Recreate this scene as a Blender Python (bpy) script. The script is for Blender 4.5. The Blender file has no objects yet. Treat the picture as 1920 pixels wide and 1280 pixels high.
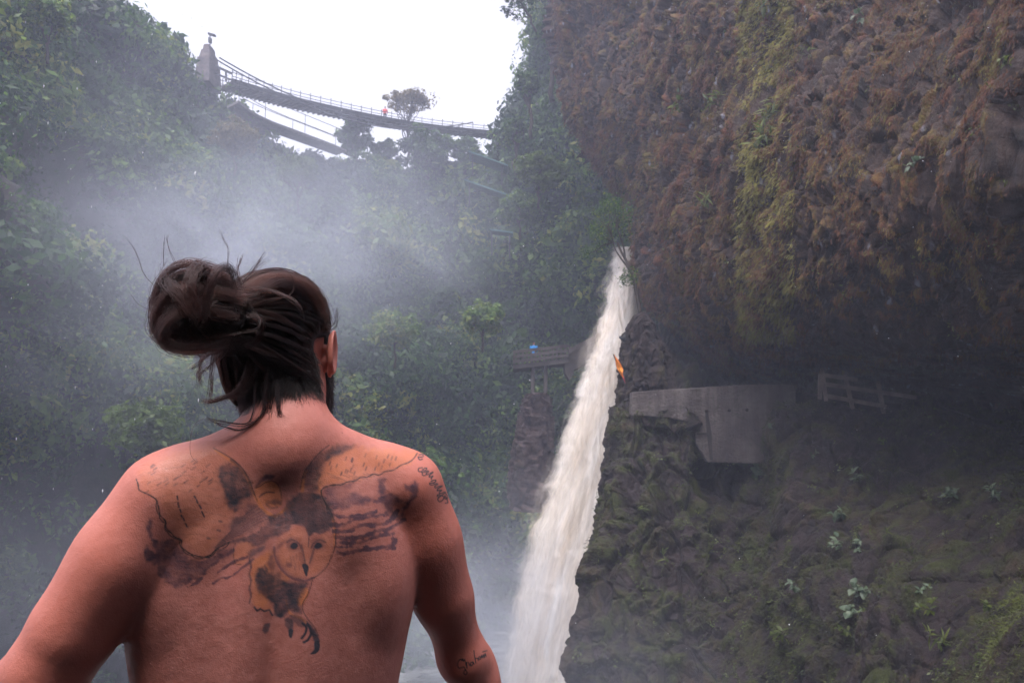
import bpy, math, random
import numpy as np
from mathutils import Vector, Matrix, Quaternion

random.seed(7)
rng = np.random.default_rng(7)
scene = bpy.context.scene
R = math.radians

# ------------------------------------------------------------------ camera
F = 1493.0                      # focal length in pixels of the 1920 wide photograph
TILT = R(6.0)
CAM = np.array([0.0, 0.0, 1.5])
cam_data = bpy.data.cameras.new('camera')
cam_data.lens = 28.0
cam_data.sensor_width = 36.0
cam_data.clip_start = 0.05
cam_data.clip_end = 2000
cam_data.dof.use_dof = True
cam_data.dof.focus_distance = 1.25
cam_data.dof.aperture_fstop = 20.0
cam = bpy.data.objects.new('camera', cam_data)
scene.collection.objects.link(cam)
cam.location = CAM
cam.rotation_euler = (R(90) + TILT, 0, 0)
scene.camera = cam

# ------------------------------------------------------------------ sky and light
SUN_EL, SUN_AZ = R(71), R(-160)      # the sun stands high above, a little to the left
world = bpy.data.worlds.new('World')
scene.world = world
world.use_nodes = True
wt = world.node_tree
wt.nodes.clear()
wo = wt.nodes.new('ShaderNodeOutputWorld')
wb = wt.nodes.new('ShaderNodeBackground')
sky = wt.nodes.new('ShaderNodeTexSky')
sky.sky_type = 'NISHITA'
sky.sun_disc = False
sky.sun_elevation = SUN_EL
sky.sun_rotation = SUN_AZ
sky.air_density = 1.0
sky.dust_density = 6.0
sky.ozone_density = 1.0
hs = wt.nodes.new('ShaderNodeHueSaturation')     # overcast: the blue is mostly washed out
hs.inputs['Saturation'].default_value = 0.22
wt.links.new(sky.outputs[0], hs.inputs['Color'])
tintn = wt.nodes.new('ShaderNodeMix')
tintn.data_type = 'RGBA'; tintn.blend_type = 'MULTIPLY'
tintn.inputs[0].default_value = 1.0
tintn.inputs[7].default_value = (1.0, 0.955, 1.03, 1)
wt.links.new(hs.outputs[0], tintn.inputs[6])
wt.links.new(tintn.outputs[2], wb.inputs['Color'])
wt.links.new(wb.outputs[0], wo.inputs['Surface'])
wb.inputs['Strength'].default_value = 0.15

sun_data = bpy.data.lights.new('sun', 'SUN')
sun_data.energy = 1.0
sun_data.angle = R(24)
sun_data.color = (1.0, 0.93, 0.86)
sun = bpy.data.objects.new('sun', sun_data)
scene.collection.objects.link(sun)
SUN_DIR = Vector((math.cos(SUN_EL) * math.sin(SUN_AZ), math.cos(SUN_EL) * math.cos(SUN_AZ), math.sin(SUN_EL)))
sun.rotation_euler = SUN_DIR.to_track_quat('Z', 'Y').to_euler()
sun.location = (0, 0, 60)

scene.view_settings.view_transform = 'Standard'
scene.view_settings.look = 'None'
scene.view_settings.exposure = 1.52
scene.view_settings.gamma = 1.0
cy = scene.cycles
cy.max_bounces = 6
cy.diffuse_bounces = 3
cy.glossy_bounces = 2
cy.transmission_bounces = 3
cy.transparent_max_bounces = 10
cy.volume_bounces = 1
cy.volume_step_rate = 3.0
cy.volume_max_steps = 96
cy.use_denoising = True
cy.use_adaptive_sampling = True
cy.adaptive_threshold = 0.02

# ------------------------------------------------------------------ helpers
def at(px, py, d):
    """world point seen at pixel (px, py) of the photograph at forward distance d"""
    X = (px - 960.0) / F
    Y = (640.0 - py) / F
    y = math.cos(TILT) - math.sin(TILT) * Y
    z = math.sin(TILT) + math.cos(TILT) * Y
    t = d / y
    return np.array([X * t, d, CAM[2] + z * t])

def to_px(p):
    """inverse of at(): pixel coordinates of points (N,3)"""
    q = p - CAM
    fwd = q[:, 1] * math.cos(TILT) + q[:, 2] * math.sin(TILT)
    up = -q[:, 1] * math.sin(TILT) + q[:, 2] * math.cos(TILT)
    fwd = np.maximum(fwd, 1e-3)
    return 960 + F * q[:, 0] / fwd, 640 - F * up / fwd

def _hash(i, j, k, s):
    h = (i * 374761393 + j * 668265263 + k * 2147483647 % 4294967291 + k * 1274126177 + s * 974634777) & 0xffffffff
    h = ((h ^ (h >> 13)) * 1274126177) & 0xffffffff
    return h ^ (h >> 16)

def perlin(p, seed=0):
    p = np.asarray(p, dtype=np.float64)
    i0 = np.floor(p).astype(np.int64)
    f = p - i0
    u = f * f * f * (f * (f * 6 - 15) + 10)
    out = 0
    for dx in (0, 1):
        wx = u[:, 0] if dx else 1 - u[:, 0]
        for dy in (0, 1):
            wy = u[:, 1] if dy else 1 - u[:, 1]
            for dz in (0, 1):
                wz = u[:, 2] if dz else 1 - u[:, 2]
                h = _hash(i0[:, 0] + dx, i0[:, 1] + dy, i0[:, 2] + dz, seed)
                gx = (h & 1023) / 511.5 - 1
                gy = ((h >> 10) & 1023) / 511.5 - 1
                gz = ((h >> 20) & 1023) / 511.5 - 1
                out = out + wx * wy * wz * (gx * (f[:, 0] - dx) + gy * (f[:, 1] - dy) + gz * (f[:, 2] - dz))
    return out

def fbm(p, octaves=4, seed=0, gain=0.5, lac=2.03):
    a, s, out = 1.0, 1.0, 0
    for o in range(octaves):
        out = out + a * perlin(p * s, seed + o * 17)
        a *= gain
        s *= lac
    return out

def ridged(p, octaves=4, seed=0, gain=0.5):
    a, s, out = 1.0, 1.0, 0
    for o in range(octaves):
        out = out + a * (1 - np.abs(perlin(p * s, seed + o * 31)) * 2.2)
        a *= gain
        s *= 2.1
    return out

def worley(p, seed=0):
    """distance to the nearest feature point, gap to the second, and the nearest cell's random value"""
    i0 = np.floor(p).astype(np.int64)
    f1 = np.full(len(p), 9.0); f2 = np.full(len(p), 9.0); val = np.zeros(len(p))
    for dx in (-1, 0, 1):
        for dy in (-1, 0, 1):
            for dz in (-1, 0, 1):
                h = _hash(i0[:, 0] + dx, i0[:, 1] + dy, i0[:, 2] + dz, seed)
                q = np.stack([i0[:, 0] + dx + (h & 1023) / 1023., i0[:, 1] + dy + ((h >> 10) & 1023) / 1023., i0[:, 2] + dz + ((h >> 20) & 1023) / 1023.], 1)
                d = np.linalg.norm(p - q, axis=1)
                n = d < f1
                f2 = np.where(n, f1, np.minimum(f2, d))
                val = np.where(n, ((h >> 5) & 255) / 255., val)
                f1 = np.where(n, d, f1)
    return f1, f2 - f1, val

def sstep(a, b, x):
    t = np.clip((x - a) / (b - a), 0, 1)
    return t * t * (3 - 2 * t)

def np_mesh(name, verts, faces, smooth=True, attrs=None, mats=None, mat_idx=None):
    """faces: (M,4) or (M,3) int array, or list of such arrays"""
    me = bpy.data.meshes.new(name)
    if not isinstance(faces, list):
        faces = [faces]
    faces = [np.asarray(f, dtype=np.int64) for f in faces if len(f)]
    verts = np.asarray(verts, dtype=np.float32)
    me.vertices.add(len(verts))
    me.vertices.foreach_set('co', verts.ravel())
    loops = np.concatenate([f.ravel() for f in faces])
    sizes = np.concatenate([np.full(len(f), f.shape[1]) for f in faces])
    starts = np.concatenate([[0], np.cumsum(sizes)[:-1]])
    me.loops.add(len(loops))
    me.loops.foreach_set('vertex_index', loops.astype(np.int32))
    me.polygons.add(len(sizes))
    me.polygons.foreach_set('loop_start', starts.astype(np.int32))
    me.polygons.foreach_set('use_smooth', np.full(len(sizes), smooth, dtype=bool))
    if mat_idx is not None:
        me.polygons.foreach_set('material_index', np.asarray(mat_idx, dtype=np.int32))
    me.update(calc_edges=True)
    for k, v in (attrs or {}).items():
        v = np.asarray(v, dtype=np.float32)
        if v.ndim == 1:
            a = me.attributes.new(k, 'FLOAT', 'POINT')
            a.data.foreach_set('value', v)
        else:
            a = me.attributes.new(k, 'FLOAT_VECTOR', 'POINT')
            a.data.foreach_set('vector', v.ravel())
    for m in (mats or []):
        me.materials.append(m)
    me.validate()
    return me

def obj(name, me, parent=None, mat=None, loc=None):
    o = bpy.data.objects.new(name, me)
    scene.collection.objects.link(o)
    if mat is not None and me is not None:
        me.materials.clear()
        me.materials.append(mat)
    if loc is not None:
        o.location = loc
    if parent is not None:
        o.parent = parent
    return o

def tag(o, label=None, cat=None, group=None, kind=None):
    if label: o['label'] = label
    if cat: o['category'] = cat
    if group: o['group'] = group
    if kind: o['kind'] = kind
    return o

def thing(name, label, cat, loc=(0, 0, 0), group=None):
    o = bpy.data.objects.new(name, None)
    o.empty_display_size = 0.2
    scene.collection.objects.link(o)
    o.location = loc
    return tag(o, label, cat, group)

class MB:
    """collects boxes, tubes and prisms; build() links them as one mesh"""
    def __init__(s):
        s.v, s.q, s.n, s.caps = [], [], 0, []
    def add(s, v, q):
        v = np.asarray(v, float)
        s.v.append(v); s.q += [[i + s.n for i in f] for f in q]; s.n += len(v)
    def box(s, c, size, rot=None, taper=1.0):
        hx, hy, hz = [k / 2 for k in size]
        v = np.array([[x * hx * (taper if z > 0 else 1), y * hy * (taper if z > 0 else 1), z * hz] for z in (-1, 1) for y in (-1, 1) for x in (-1, 1)])
        if rot is not None:
            v = v @ np.array(rot.to_matrix() if isinstance(rot, Quaternion) else rot).T
        s.add(v + np.asarray(c), [[0, 2, 3, 1], [4, 5, 7, 6], [0, 1, 5, 4], [2, 6, 7, 3], [0, 4, 6, 2], [1, 3, 7, 5]])
    def beam(s, a, b, w, h):
        a, b = np.asarray(a, float), np.asarray(b, float)
        d = b - a
        L = np.linalg.norm(d)
        q = Vector(d).to_track_quat('X', 'Z')
        s.box((a + b) / 2, (L, w, h), q)
    def tube(s, pts, rad, seg=8, cap=True):
        pts = np.asarray(pts, float)
        n = len(pts)
        rad = np.full(n, rad) if np.isscalar(rad) else np.asarray(rad, float)
        t = np.gradient(pts, axis=0)
        t /= np.linalg.norm(t, axis=1)[:, None] + 1e-12
        ref = np.array([0, 0, 1.0]) if abs(t[0][2]) < 0.9 else np.array([1.0, 0, 0])
        V = []
        for i in range(n):
            u = np.cross(t[i], ref); u /= np.linalg.norm(u) + 1e-12
            w = np.cross(t[i], u)
            ref = -w if False else ref
            for k in range(seg):
                a = 2 * math.pi * k / seg
                V.append(pts[i] + rad[i] * (math.cos(a) * u + math.sin(a) * w))
        Q = [[i * seg + k, i * seg + (k + 1) % seg, (i + 1) * seg + (k + 1) % seg, (i + 1) * seg + k] for i in range(n - 1) for k in range(seg)]
        if cap:
            V += [pts[0], pts[-1]]
            Q += [[n * seg, (k + 1) % seg, k] for k in range(seg)]
            Q += [[n * seg + 1, (n - 1) * seg + k, (n - 1) * seg + (k + 1) % seg] for k in range(seg)]
        s.add(V, Q)
    def prism(s, poly, thick):
        """poly: list of 3D points (planar), thick: vector"""
        poly = np.asarray(poly, float)
        n = len(poly)
        v = np.concatenate([poly, poly + np.asarray(thick)])
        s.add(v, [list(range(n)), list(range(2 * n - 1, n - 1, -1))] + [[i, i + n, (i + 1) % n + n, (i + 1) % n] for i in range(n)])
    def mesh(s, name, smooth=False):
        me = bpy.data.meshes.new(name)
        me.from_pydata(np.concatenate(s.v).tolist(), [], s.q)
        me.polygons.foreach_set('use_smooth', np.full(len(me.polygons), smooth, dtype=bool))
        me.update()
        return me
    def build(s, name, mat, parent=None, smooth=False, bevel=0, off=None):
        me = s.mesh(name, smooth)
        o = obj(name, me, parent, mat)
        if off is not None:      # parent sits at off: keep vertices in world coordinates by shifting
            me.transform(Matrix.Translation(-Vector(off)))
        if bevel:
            m = o.modifiers.new('bevel', 'BEVEL'); m.width = bevel; m.segments = 2
        return o

# ---- materials
def new_mat(name):
    m = bpy.data.materials.new(name)
    m.use_nodes = True
    nt = m.node_tree
    nt.nodes.clear()
    out = nt.nodes.new('ShaderNodeOutputMaterial')
    return m, nt, out

def N(nt, typ, ins=None, **props):
    n = nt.nodes.new(typ)
    for k, v in props.items():
        setattr(n, k, v)
    for k, v in (ins or {}).items():
        sock = n.inputs[k]
        if isinstance(v, bpy.types.NodeSocket):
            nt.links.new(v, sock)
        else:
            if sock.type == 'RGBA' and len(v) == 3:
                v = (*v, 1)
            sock.default_value = v
    return n

def ramp(nt, fac, stops, interp='LINEAR'):
    n = nt.nodes.new('ShaderNodeValToRGB')
    n.color_ramp.interpolation = interp
    el = n.color_ramp.elements
    while len(el) < len(stops):
        el.new(0.5)
    for e, (p, c) in zip(el, stops):
        e.position = p
        e.color = (*c, 1) if len(c) == 3 else c
    nt.links.new(fac, n.inputs[0])
    return n.outputs[0]

def mix(nt, fac, a, b, mode='MIX'):
    n = nt.nodes.new('ShaderNodeMix')
    n.data_type = 'RGBA'
    n.blend_type = mode
    for sock, v in ((n.inputs[0], fac), (n.inputs[6], a), (n.inputs[7], b)):
        if isinstance(v, bpy.types.NodeSocket):
            nt.links.new(v, sock)
        else:
            sock.default_value = (*v, 1) if isinstance(v, tuple) and len(v) == 3 else v
    return n.outputs[2]

def coords(nt, scale=(1, 1, 1)):
    tc = N(nt, 'ShaderNodeTexCoord')
    mp = N(nt, 'ShaderNodeMapping', {'Vector': tc.outputs['Object'], 'Scale': scale})
    return mp.outputs[0]

def noise_tex(nt, vec, scale, detail=4, rough=0.55, dist=0.0):
    return N(nt, 'ShaderNodeTexNoise', {'Vector': vec, 'Scale': scale, 'Detail': detail, 'Roughness': rough, 'Distortion': dist}).outputs[0]

def simple_mat(name, c1, c2, scale=4.0, rough=0.8, bump=0.3, spec=0.3, stretch=(1, 1, 1), bump_scale=None):
    m, nt, out = new_mat(name)
    v = coords(nt, stretch)
    n1 = noise_tex(nt, v, scale, 6, 0.6)
    col = ramp(nt, n1, [(0.35, c1), (0.65, c2)])
    n2 = noise_tex(nt, v, bump_scale or scale * 6, 4, 0.6)
    b = N(nt, 'ShaderNodeBump', {'Strength': bump, 'Distance': 0.05, 'Height': n2})
    p = N(nt, 'ShaderNodeBsdfPrincipled', {'Base Color': col, 'Roughness': rough, 'Specular IOR Level': spec, 'Normal': b.outputs[0]})
    nt.links.new(p.outputs[0], out.inputs[0])
    return m

def catmull(C, t):
    """C: (n, ...) control values, t in [0, n-1] array -> values"""
    n = len(C)
    i = np.clip(np.floor(t).astype(int), 0, n - 2)
    f = (t - i)
    sh = (len(t),) + (1,) * (C.ndim - 1)
    f = f.reshape(sh)
    p0, p1, p2, p3 = C[np.maximum(i - 1, 0)], C[i], C[i + 1], C[np.minimum(i + 2, n - 1)]
    return 0.5 * ((2 * p1) + (-p0 + p2) * f + (2 * p0 - 5 * p1 + 4 * p2 - p3) * f ** 2 + (-p0 + 3 * p1 - 3 * p2 + p3) * f ** 3)

def sheet(ctrl, us, vs):
    """ctrl (rows, cols, 3); us sample positions along columns, vs along rows -> (len(vs), len(us), 3)"""
    A = catmull(ctrl, vs)                       # rows
    B = catmull(np.swapaxes(A, 0, 1), us)       # cols
    return np.swapaxes(B, 0, 1)

def grid_faces(nr, nc, flip=False):
    i = np.arange(nr - 1)[:, None] * nc + np.arange(nc - 1)[None]
    q = np.stack([i, i + 1, i + nc + 1, i + nc], -1).reshape(-1, 4)
    return q[:, ::-1] if flip else q

def grid_normals(G):
    du = np.gradient(G, axis=1)
    dv = np.gradient(G, axis=0)
    n = np.cross(du, dv)
    n /= np.linalg.norm(n, axis=2)[..., None] + 1e-9
    return n

def leaf_quads(c, n, size, aspect=0.5, curl=0.25):
    """c (N,3) centres, n (N,3) rough normals, size (N,) -> verts (N*4,3), faces; a folded diamond leaf"""
    k = len(c)
    r = rng.normal(size=(k, 3))
    t = np.cross(n, r); t /= np.linalg.norm(t, axis=1)[:, None] + 1e-9
    b = np.cross(n, t); b /= np.linalg.norm(b, axis=1)[:, None] + 1e-9
    s = size[:, None]
    v = np.stack([c - t * s * 0.5, c + b * s * aspect * 0.5 - n * s * curl * 0.3,
                  c + t * s * 0.5 - n * s * curl * 0.6, c - b * s * aspect * 0.5 - n * s * curl * 0.3], 1).reshape(-1, 3)
    return v, np.arange(k * 4).reshape(-1, 4)
# ------------------------------------------------------------------ rock materials
def rock_mat(name, dark, mid, rust, moss, moss_amt=0.5, wet=0.35, stretch=(1, 1, 0.4), purple=(0.045, 0.034, 0.042), wet_glints=0.0, slab=False):
    """needs the point attribute 'ridge' (how far the surface stands out, 0..1)"""
    m, nt, out = new_mat(name)
    v = coords(nt, stretch)
    rg = N(nt, 'ShaderNodeAttribute', attribute_name='ridge').outputs['Fac']
    big = noise_tex(nt, v, 0.35, 5, 0.6, 0.6)
    med = noise_tex(nt, v, 2.2, 6, 0.65, 0.4)
    fine = noise_tex(nt, v, 11, 6, 0.72, 0.3)
    c = ramp(nt, med, [(0.34, dark), (0.5, mid), (0.66, purple)])
    # what grows on the raised parts: rust coloured in some patches, olive in others
    kind = N(nt, 'ShaderNodeMath', {0: noise_tex(nt, v, 0.75, 5, 0.65, 0.8), 1: N(nt, 'ShaderNodeMath', {0: fine, 1: 0.35}, operation='MULTIPLY').outputs[0]}, operation='ADD').outputs[0]
    top = ramp(nt, kind, [(0.56, rust), (0.66, tuple(0.5 * (a_ + b_) for a_, b_ in zip(rust, moss))), (0.74, moss)])
    cov = N(nt, 'ShaderNodeMath', {0: rg, 1: N(nt, 'ShaderNodeMath', {0: fine, 1: 0.7}, operation='MULTIPLY').outputs[0]}, operation='ADD').outputs[0]
    cov = N(nt, 'ShaderNodeMath', {0: cov, 1: N(nt, 'ShaderNodeMath', {0: big, 1: 0.8}, operation='MULTIPLY').outputs[0]}, operation='ADD').outputs[0]
    f = N(nt, 'ShaderNodeMapRange', {0: cov, 1: 1.68 - moss_amt, 2: 1.95 - moss_amt, 3: 0.0, 4: 0.95}).outputs[0]
    c = mix(nt, f, c, top)
    grain = ramp(nt, noise_tex(nt, v, 34, 5, 0.75), [(0.32, (0.35, 0.35, 0.35)), (0.68, (1.6, 1.6, 1.6))])
    c = mix(nt, 1.0, c, grain, 'MULTIPLY')
    rough = N(nt, 'ShaderNodeMapRange', {0: big, 1: 0.4, 2: 0.62, 3: wet, 4: 0.85}).outputs[0]
    if wet_glints:
        vo = N(nt, 'ShaderNodeTexVoronoi', {'Vector': v, 'Scale': 3.2, 'Randomness': 1.0})
        on = N(nt, 'ShaderNodeMath', {0: N(nt, 'ShaderNodeSeparateColor', {0: vo.outputs['Color']}).outputs[0], 1: 1.0 - wet_glints}, operation='GREATER_THAN').outputs[0]
        nr_ = N(nt, 'ShaderNodeMapRange', {0: vo.outputs['Distance'], 1: 0.16, 2: 0.30, 3: 1.0, 4: 0.0}).outputs[0]
        ch = N(nt, 'ShaderNodeMath', {0: on, 1: nr_}, operation='MULTIPLY').outputs[0]
        ch = N(nt, 'ShaderNodeMath', {0: ch, 1: N(nt, 'ShaderNodeMapRange', {0: big, 1: 0.45, 2: 0.56, 3: 0.0, 4: 1.0}).outputs[0]}, operation='MULTIPLY').outputs[0]
        c = mix(nt, ch, c, (0.19, 0.20, 0.24))  # glint of wet stone put into the colour as pale patches
        rough = N(nt, 'ShaderNodeMix', {0: ch, 2: rough, 3: 0.18}).outputs[0]
    if slab: c = mix(nt, N(nt, 'ShaderNodeAttribute', attribute_name='slab').outputs['Fac'], c, ramp(nt, med, [(0.35, (0.07, 0.066, 0.073)), (0.65, (0.15, 0.145, 0.155))]))
    h = N(nt, 'ShaderNodeMath', {0: fine, 1: med}, operation='ADD').outputs[0]
    b1 = N(nt, 'ShaderNodeBump', {'Strength': 0.9, 'Distance': 0.12, 'Height': h})
    b2 = N(nt, 'ShaderNodeBump', {'Strength': 0.7, 'Distance': 0.03, 'Height': noise_tex(nt, v, 45, 4, 0.7), 'Normal': b1.outputs[0]})
    p = N(nt, 'ShaderNodeBsdfPrincipled', {'Base Color': c, 'Roughness': rough, 'Specular IOR Level': 0.22, 'Normal': b2.outputs[0]})
    nt.links.new(p.outputs[0], out.inputs[0])
    return m

M_CLIFF = rock_mat('overhang_rock', (0.010, 0.006, 0.005), (0.030, 0.015, 0.010), (0.125, 0.036, 0.014), (0.10, 0.072, 0.011), 0.36, wet=0.42, stretch=(1, 1, 0.45), purple=(0.045, 0.026, 0.022), wet_glints=0.24)
M_LOW = rock_mat('mossy_rock', (0.008, 0.006, 0.007), (0.022, 0.015, 0.015), (0.045, 0.030, 0.020), (0.036, 0.044, 0.010), 0.48, wet=0.55, stretch=(1, 1, 0.5), purple=(0.034, 0.023, 0.025))
M_HILL = rock_mat('hillside_soil', (0.010, 0.012, 0.010), (0.022, 0.024, 0.018), (0.05, 0.036, 0.03), (0.022, 0.036, 0.014), 0.5, slab=True, wet=0.7)

def leaf_mat(name, stops, trans=0.5, rough=0.5):
    """colour along the point attribute 'tint'"""
    m, nt, out = new_mat(name)
    t = N(nt, 'ShaderNodeAttribute', attribute_name='tint').outputs['Fac']
    c = ramp(nt, t, stops)
    c = mix(nt, 1.0, c, ramp(nt, noise_tex(nt, coords(nt), 3.0, 2), [(0.3, (0.75, 0.75, 0.75)), (0.7, (1.25, 1.25, 1.25))]), 'MULTIPLY')
    p = N(nt, 'ShaderNodeBsdfPrincipled', {'Base Color': c, 'Roughness': rough, 'Specular IOR Level': 0.35})
    tr = N(nt, 'ShaderNodeBsdfTranslucent', {'Color': c})
    mx = N(nt, 'ShaderNodeMixShader', {0: trans, 1: p.outputs[0], 2: tr.outputs[0]})
    nt.links.new(mx.outputs[0], out.inputs[0])
    return m

M_LEAF = leaf_mat('jungle_leaves', [(0.0, (0.010, 0.034, 0.012)), (0.4, (0.038, 0.095, 0.020)), (0.7, (0.11, 0.20, 0.028)), (1.0, (0.26, 0.28, 0.05))])
M_LEAF_BRIGHT = leaf_mat('bright_leaves', [(0.0, (0.05, 0.09, 0.015)), (0.5, (0.12, 0.19, 0.03)), (1.0, (0.22, 0.28, 0.05))])
M_LEAF_YEL = leaf_mat('autumn_leaves', [(0.0, (0.10, 0.09, 0.03)), (0.5, (0.19, 0.15, 0.05)), (1.0, (0.30, 0.22, 0.09))])
M_BARK = simple_mat('bark', (0.03, 0.024, 0.02), (0.09, 0.075, 0.06), 3, 0.9, 0.6, stretch=(3, 3, 0.6))
M_CONC = simple_mat('weathered_concrete', (0.10, 0.09, 0.088), (0.19, 0.165, 0.155), 1.1, 0.85, 0.5, bump_scale=16)
M_WOOD = simple_mat('weathered_wood', (0.09, 0.07, 0.065), (0.18, 0.14, 0.125), 3, 0.8, 0.5)
M_IRON = simple_mat('dark_iron', (0.03, 0.034, 0.04), (0.06, 0.065, 0.07), 6, 0.6, 0.3)
M_TEAL = simple_mat('teal_painted_metal', (0.04, 0.10, 0.10), (0.07, 0.16, 0.15), 2, 0.45, 0.2)

# ------------------------------------------------------------------ the far hillside of the gorge
sky_pts = np.array([(-600, -420), (-300, -250), (0, -120), (215, -5), (250, 22), (300, 62), (345, 115), (385, 142), (400, 172), (430, 206), (480, 254), (560, 292), (620, 302),
                    (680, 296), (740, 308), (800, 298), (860, 298), (910, 312), (945, 322), (972, 245), (1003, 150), (1030, 60), (1056, -80), (1080, -200), (1300, -350), (1700, -400)], float)
def skyline(px): return np.interp(px, sky_pts[:, 0], sky_pts[:, 1])
def d_top(px): return np.interp(px, [-600, -300, 0, 200, 420, 600, 900, 1000, 1100, 1300, 1700], [24, 30, 40, 50, 62, 72, 86, 84, 78, 70, 66])
def d_bot(px): return np.interp(px, [-600, -300, 0, 200, 420, 600, 900, 1000, 1100, 1300, 1700], [13, 18, 27, 34, 40, 46, 58, 66, 66, 62, 58])
NU, NV = 560, 420
pxs = np.concatenate([np.linspace(-600, 930, 380), np.linspace(932, 1060, 70), np.linspace(1063, 1700, NU - 450)])
tv = np.linspace(0, 1, NV)
PX, TV = np.meshgrid(pxs, tv)
SKY = skyline(PX) + 4
PY = SKY + (1560 - SKY) * TV
frac = np.clip((PY - SKY) / (1450 - SKY), 0, 1.1)
D = d_top(PX) + (d_bot(PX) - d_top(PX)) * (frac ** 0.85)
XX = (PX - 960) / F; YY = (640 - PY) / F
yc = math.cos(TILT) - math.sin(TILT) * YY
zc = math.sin(TILT) + math.cos(TILT) * YY
G = np.stack([XX * D / yc, D, CAM[2] + zc * D / yc], -1)
def hill_disp(G, amp=1.0):
    P3 = G.reshape(-1, 3)
    lump = fbm(P3 / 9.0, 3, 3)
    gul = ridged(P3 * np.array([1 / 14., 1 / 14., 1 / 40.]), 3, 9)
    sm = fbm(P3 / 2.6, 3, 12)
    d = (lump * 4.2 - (gul - 1.0) * 3.0 + sm * 0.9) * amp
    return d.reshape(G.shape[:2])
nrm = grid_normals(G)
nrm *= np.sign(-np.sum(nrm * (G - CAM), axis=2))[..., None]
fade = sstep(0.0, 0.05, TV)
G2 = G + nrm * (hill_disp(G) * (0.25 + 0.75 * fade))[..., None]
back = G2[:1] + np.array([0, 14, -6.0]); back2 = G2[:1] + np.array([0, 30, -60.0])
Gh = np.concatenate([back2, back, G2], 0)
gsx, gsy = to_px(G2.reshape(-1, 3))
bare_a = np.exp(-((gsx - (10 + (gsy - 230) * 0.45)) / 42.0) ** 2) * sstep(220, 300, gsy) * (1 - sstep(430, 500, gsy)) * (0.6 + 0.5 * fbm(G2.reshape(-1, 3) * np.array([1.2, .3, .3]), 3, 41))
hill = obj('hillside', np_mesh('hillside', Gh.reshape(-1, 3), grid_faces(Gh.shape[0], Gh.shape[1]), True,
           {'ridge': np.concatenate([np.zeros(2 * NU), np.clip(0.5 + fbm(G2.reshape(-1, 3) / 1.5, 3, 40), 0, 1)]), 'slab': np.concatenate([np.zeros(2 * NU), np.clip(bare_a, 0, 1)])}), mat=M_HILL)
tag(hill, 'steep misty jungle hillside on the far side of the gorge', 'hillside', kind='structure')

# canopy lumps and their leaves on the hillside
def foliage(centers, normals, radii, tints, leaves_per, leaf_size, up_bias=0.5):
    """numpy leaves on the outer half of each lump"""
    reps = np.maximum(8, (leaves_per * np.ones(len(centers))).astype(int))
    idx = np.repeat(np.arange(len(centers)), reps)
    k = len(idx)
    dirs = rng.normal(size=(k, 3))
    dirs += normals[idx] * 0.9 + np.array([0, 0, up_bias])
    dirs /= np.linalg.norm(dirs, axis=1)[:, None]
    # sub clumps: pull directions towards a few random spikes per lump
    rr = radii[idx] * (0.55 + 0.5 * rng.random(k) ** 0.6)
    wob = 1 + 0.55 * perlin(dirs * 1.7 + centers[idx] * 3.1, 5) + 0.3 * perlin(dirs * 4 + centers[idx], 6)
    c = centers[idx] + dirs * (rr * wob)[:, None] * np.array([1, 1, 0.8])
    n = dirs + rng.normal(size=(k, 3)) * 0.55
    n /= np.linalg.norm(n, axis=1)[:, None]
    s = leaf_size[idx] * (0.5 + 1.1 * rng.random(len(centers)) ** 1.5)[idx] * (0.6 + 0.8 * rng.random(k))
    v, f = leaf_quads(c, n, s)
    t = np.clip(tints[idx] + rng.normal(size=k) * 0.12 + 0.25 * perlin(c * 0.6, 8), 0, 1)
    return v, f, np.repeat(t, 4)

# choose canopy centres weighted to what the picture shows
area_w = np.ones(G2.shape[:2])
pxg, pyg = to_px(G2.reshape(-1, 3)); pxg = pxg.reshape(G2.shape[:2]); pyg = pyg.reshape(G2.shape[:2])
du = np.linalg.norm(np.gradient(G2, axis=1), axis=2); dv = np.linalg.norm(np.gradient(G2, axis=0), axis=2)
w = du * dv
vis = (pxg > -260) & (pxg < 1260) & (pyg > -140) & (pyg < 1420)
w = w * np.where(vis, 1.0, 0.03)
# bare rock patches: left streak, gorge wall beside the fall, ledge
def rect(px, py, x0, y0, x1, y1, s=30): return sstep(x0 - s, x0 + s, px) * (1 - sstep(x1 - s, x1 + s, px)) * sstep(y0 - s, y0 + s, py) * (1 - sstep(y1 - s, y1 + s, py))
streak = np.exp(-((pxg - (10 + (pyg - 230) * 0.45)) / 60.0) ** 2) * rect(pxg, pyg, -60, 200, 150, 470)
wallrock = rect(pxg, pyg, 850, 860, 1130, 1500, 40)
riverrock = rect(pxg, pyg, -400, 860, 760, 1500, 50)
streak = np.exp(-((pxg - (10 + (pyg - 230) * 0.45)) / 95.0) ** 2) * rect(pxg, pyg, -60, 250, 180, 470)
bare = np.clip(1.3 * streak + 0.75 * wallrock + 0.9 * riverrock, 0, 0.97)
w = w * (1 - bare)
pw = (w / w.sum()).ravel()
NC = 5200
ci = rng.choice(len(pw), NC, p=pw)
cc = G2.reshape(-1, 3)[ci] + rng.normal(size=(NC, 3)) * 0.3
cn = nrm.reshape(-1, 3)[ci]
dist = cc[:, 1]
rad = (0.6 + 2.4 * rng.random(NC) ** 2.4) * (0.42 + dist / 72.0)
tn = np.clip(0.34 + 0.55 * fbm(cc / 8.0, 3, 77) + 0.22 * rng.normal(size=NC), 0, 0.95)
keepc = (to_px(cc)[1] - rad * 1.1 * F / cc[:, 1] > skyline(to_px(cc)[0]) - 26) 
cc, cn, rad, tn, dist = cc[keepc], cn[keepc], rad[keepc], tn[keepc], dist[keepc]
v1, f1, t1 = foliage(cc, cn, rad, tn, 26 + 170 * np.clip(rad / 2.2, 0.1, 1.6) ** 1.5, 0.15 + dist * 0.0060)
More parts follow.
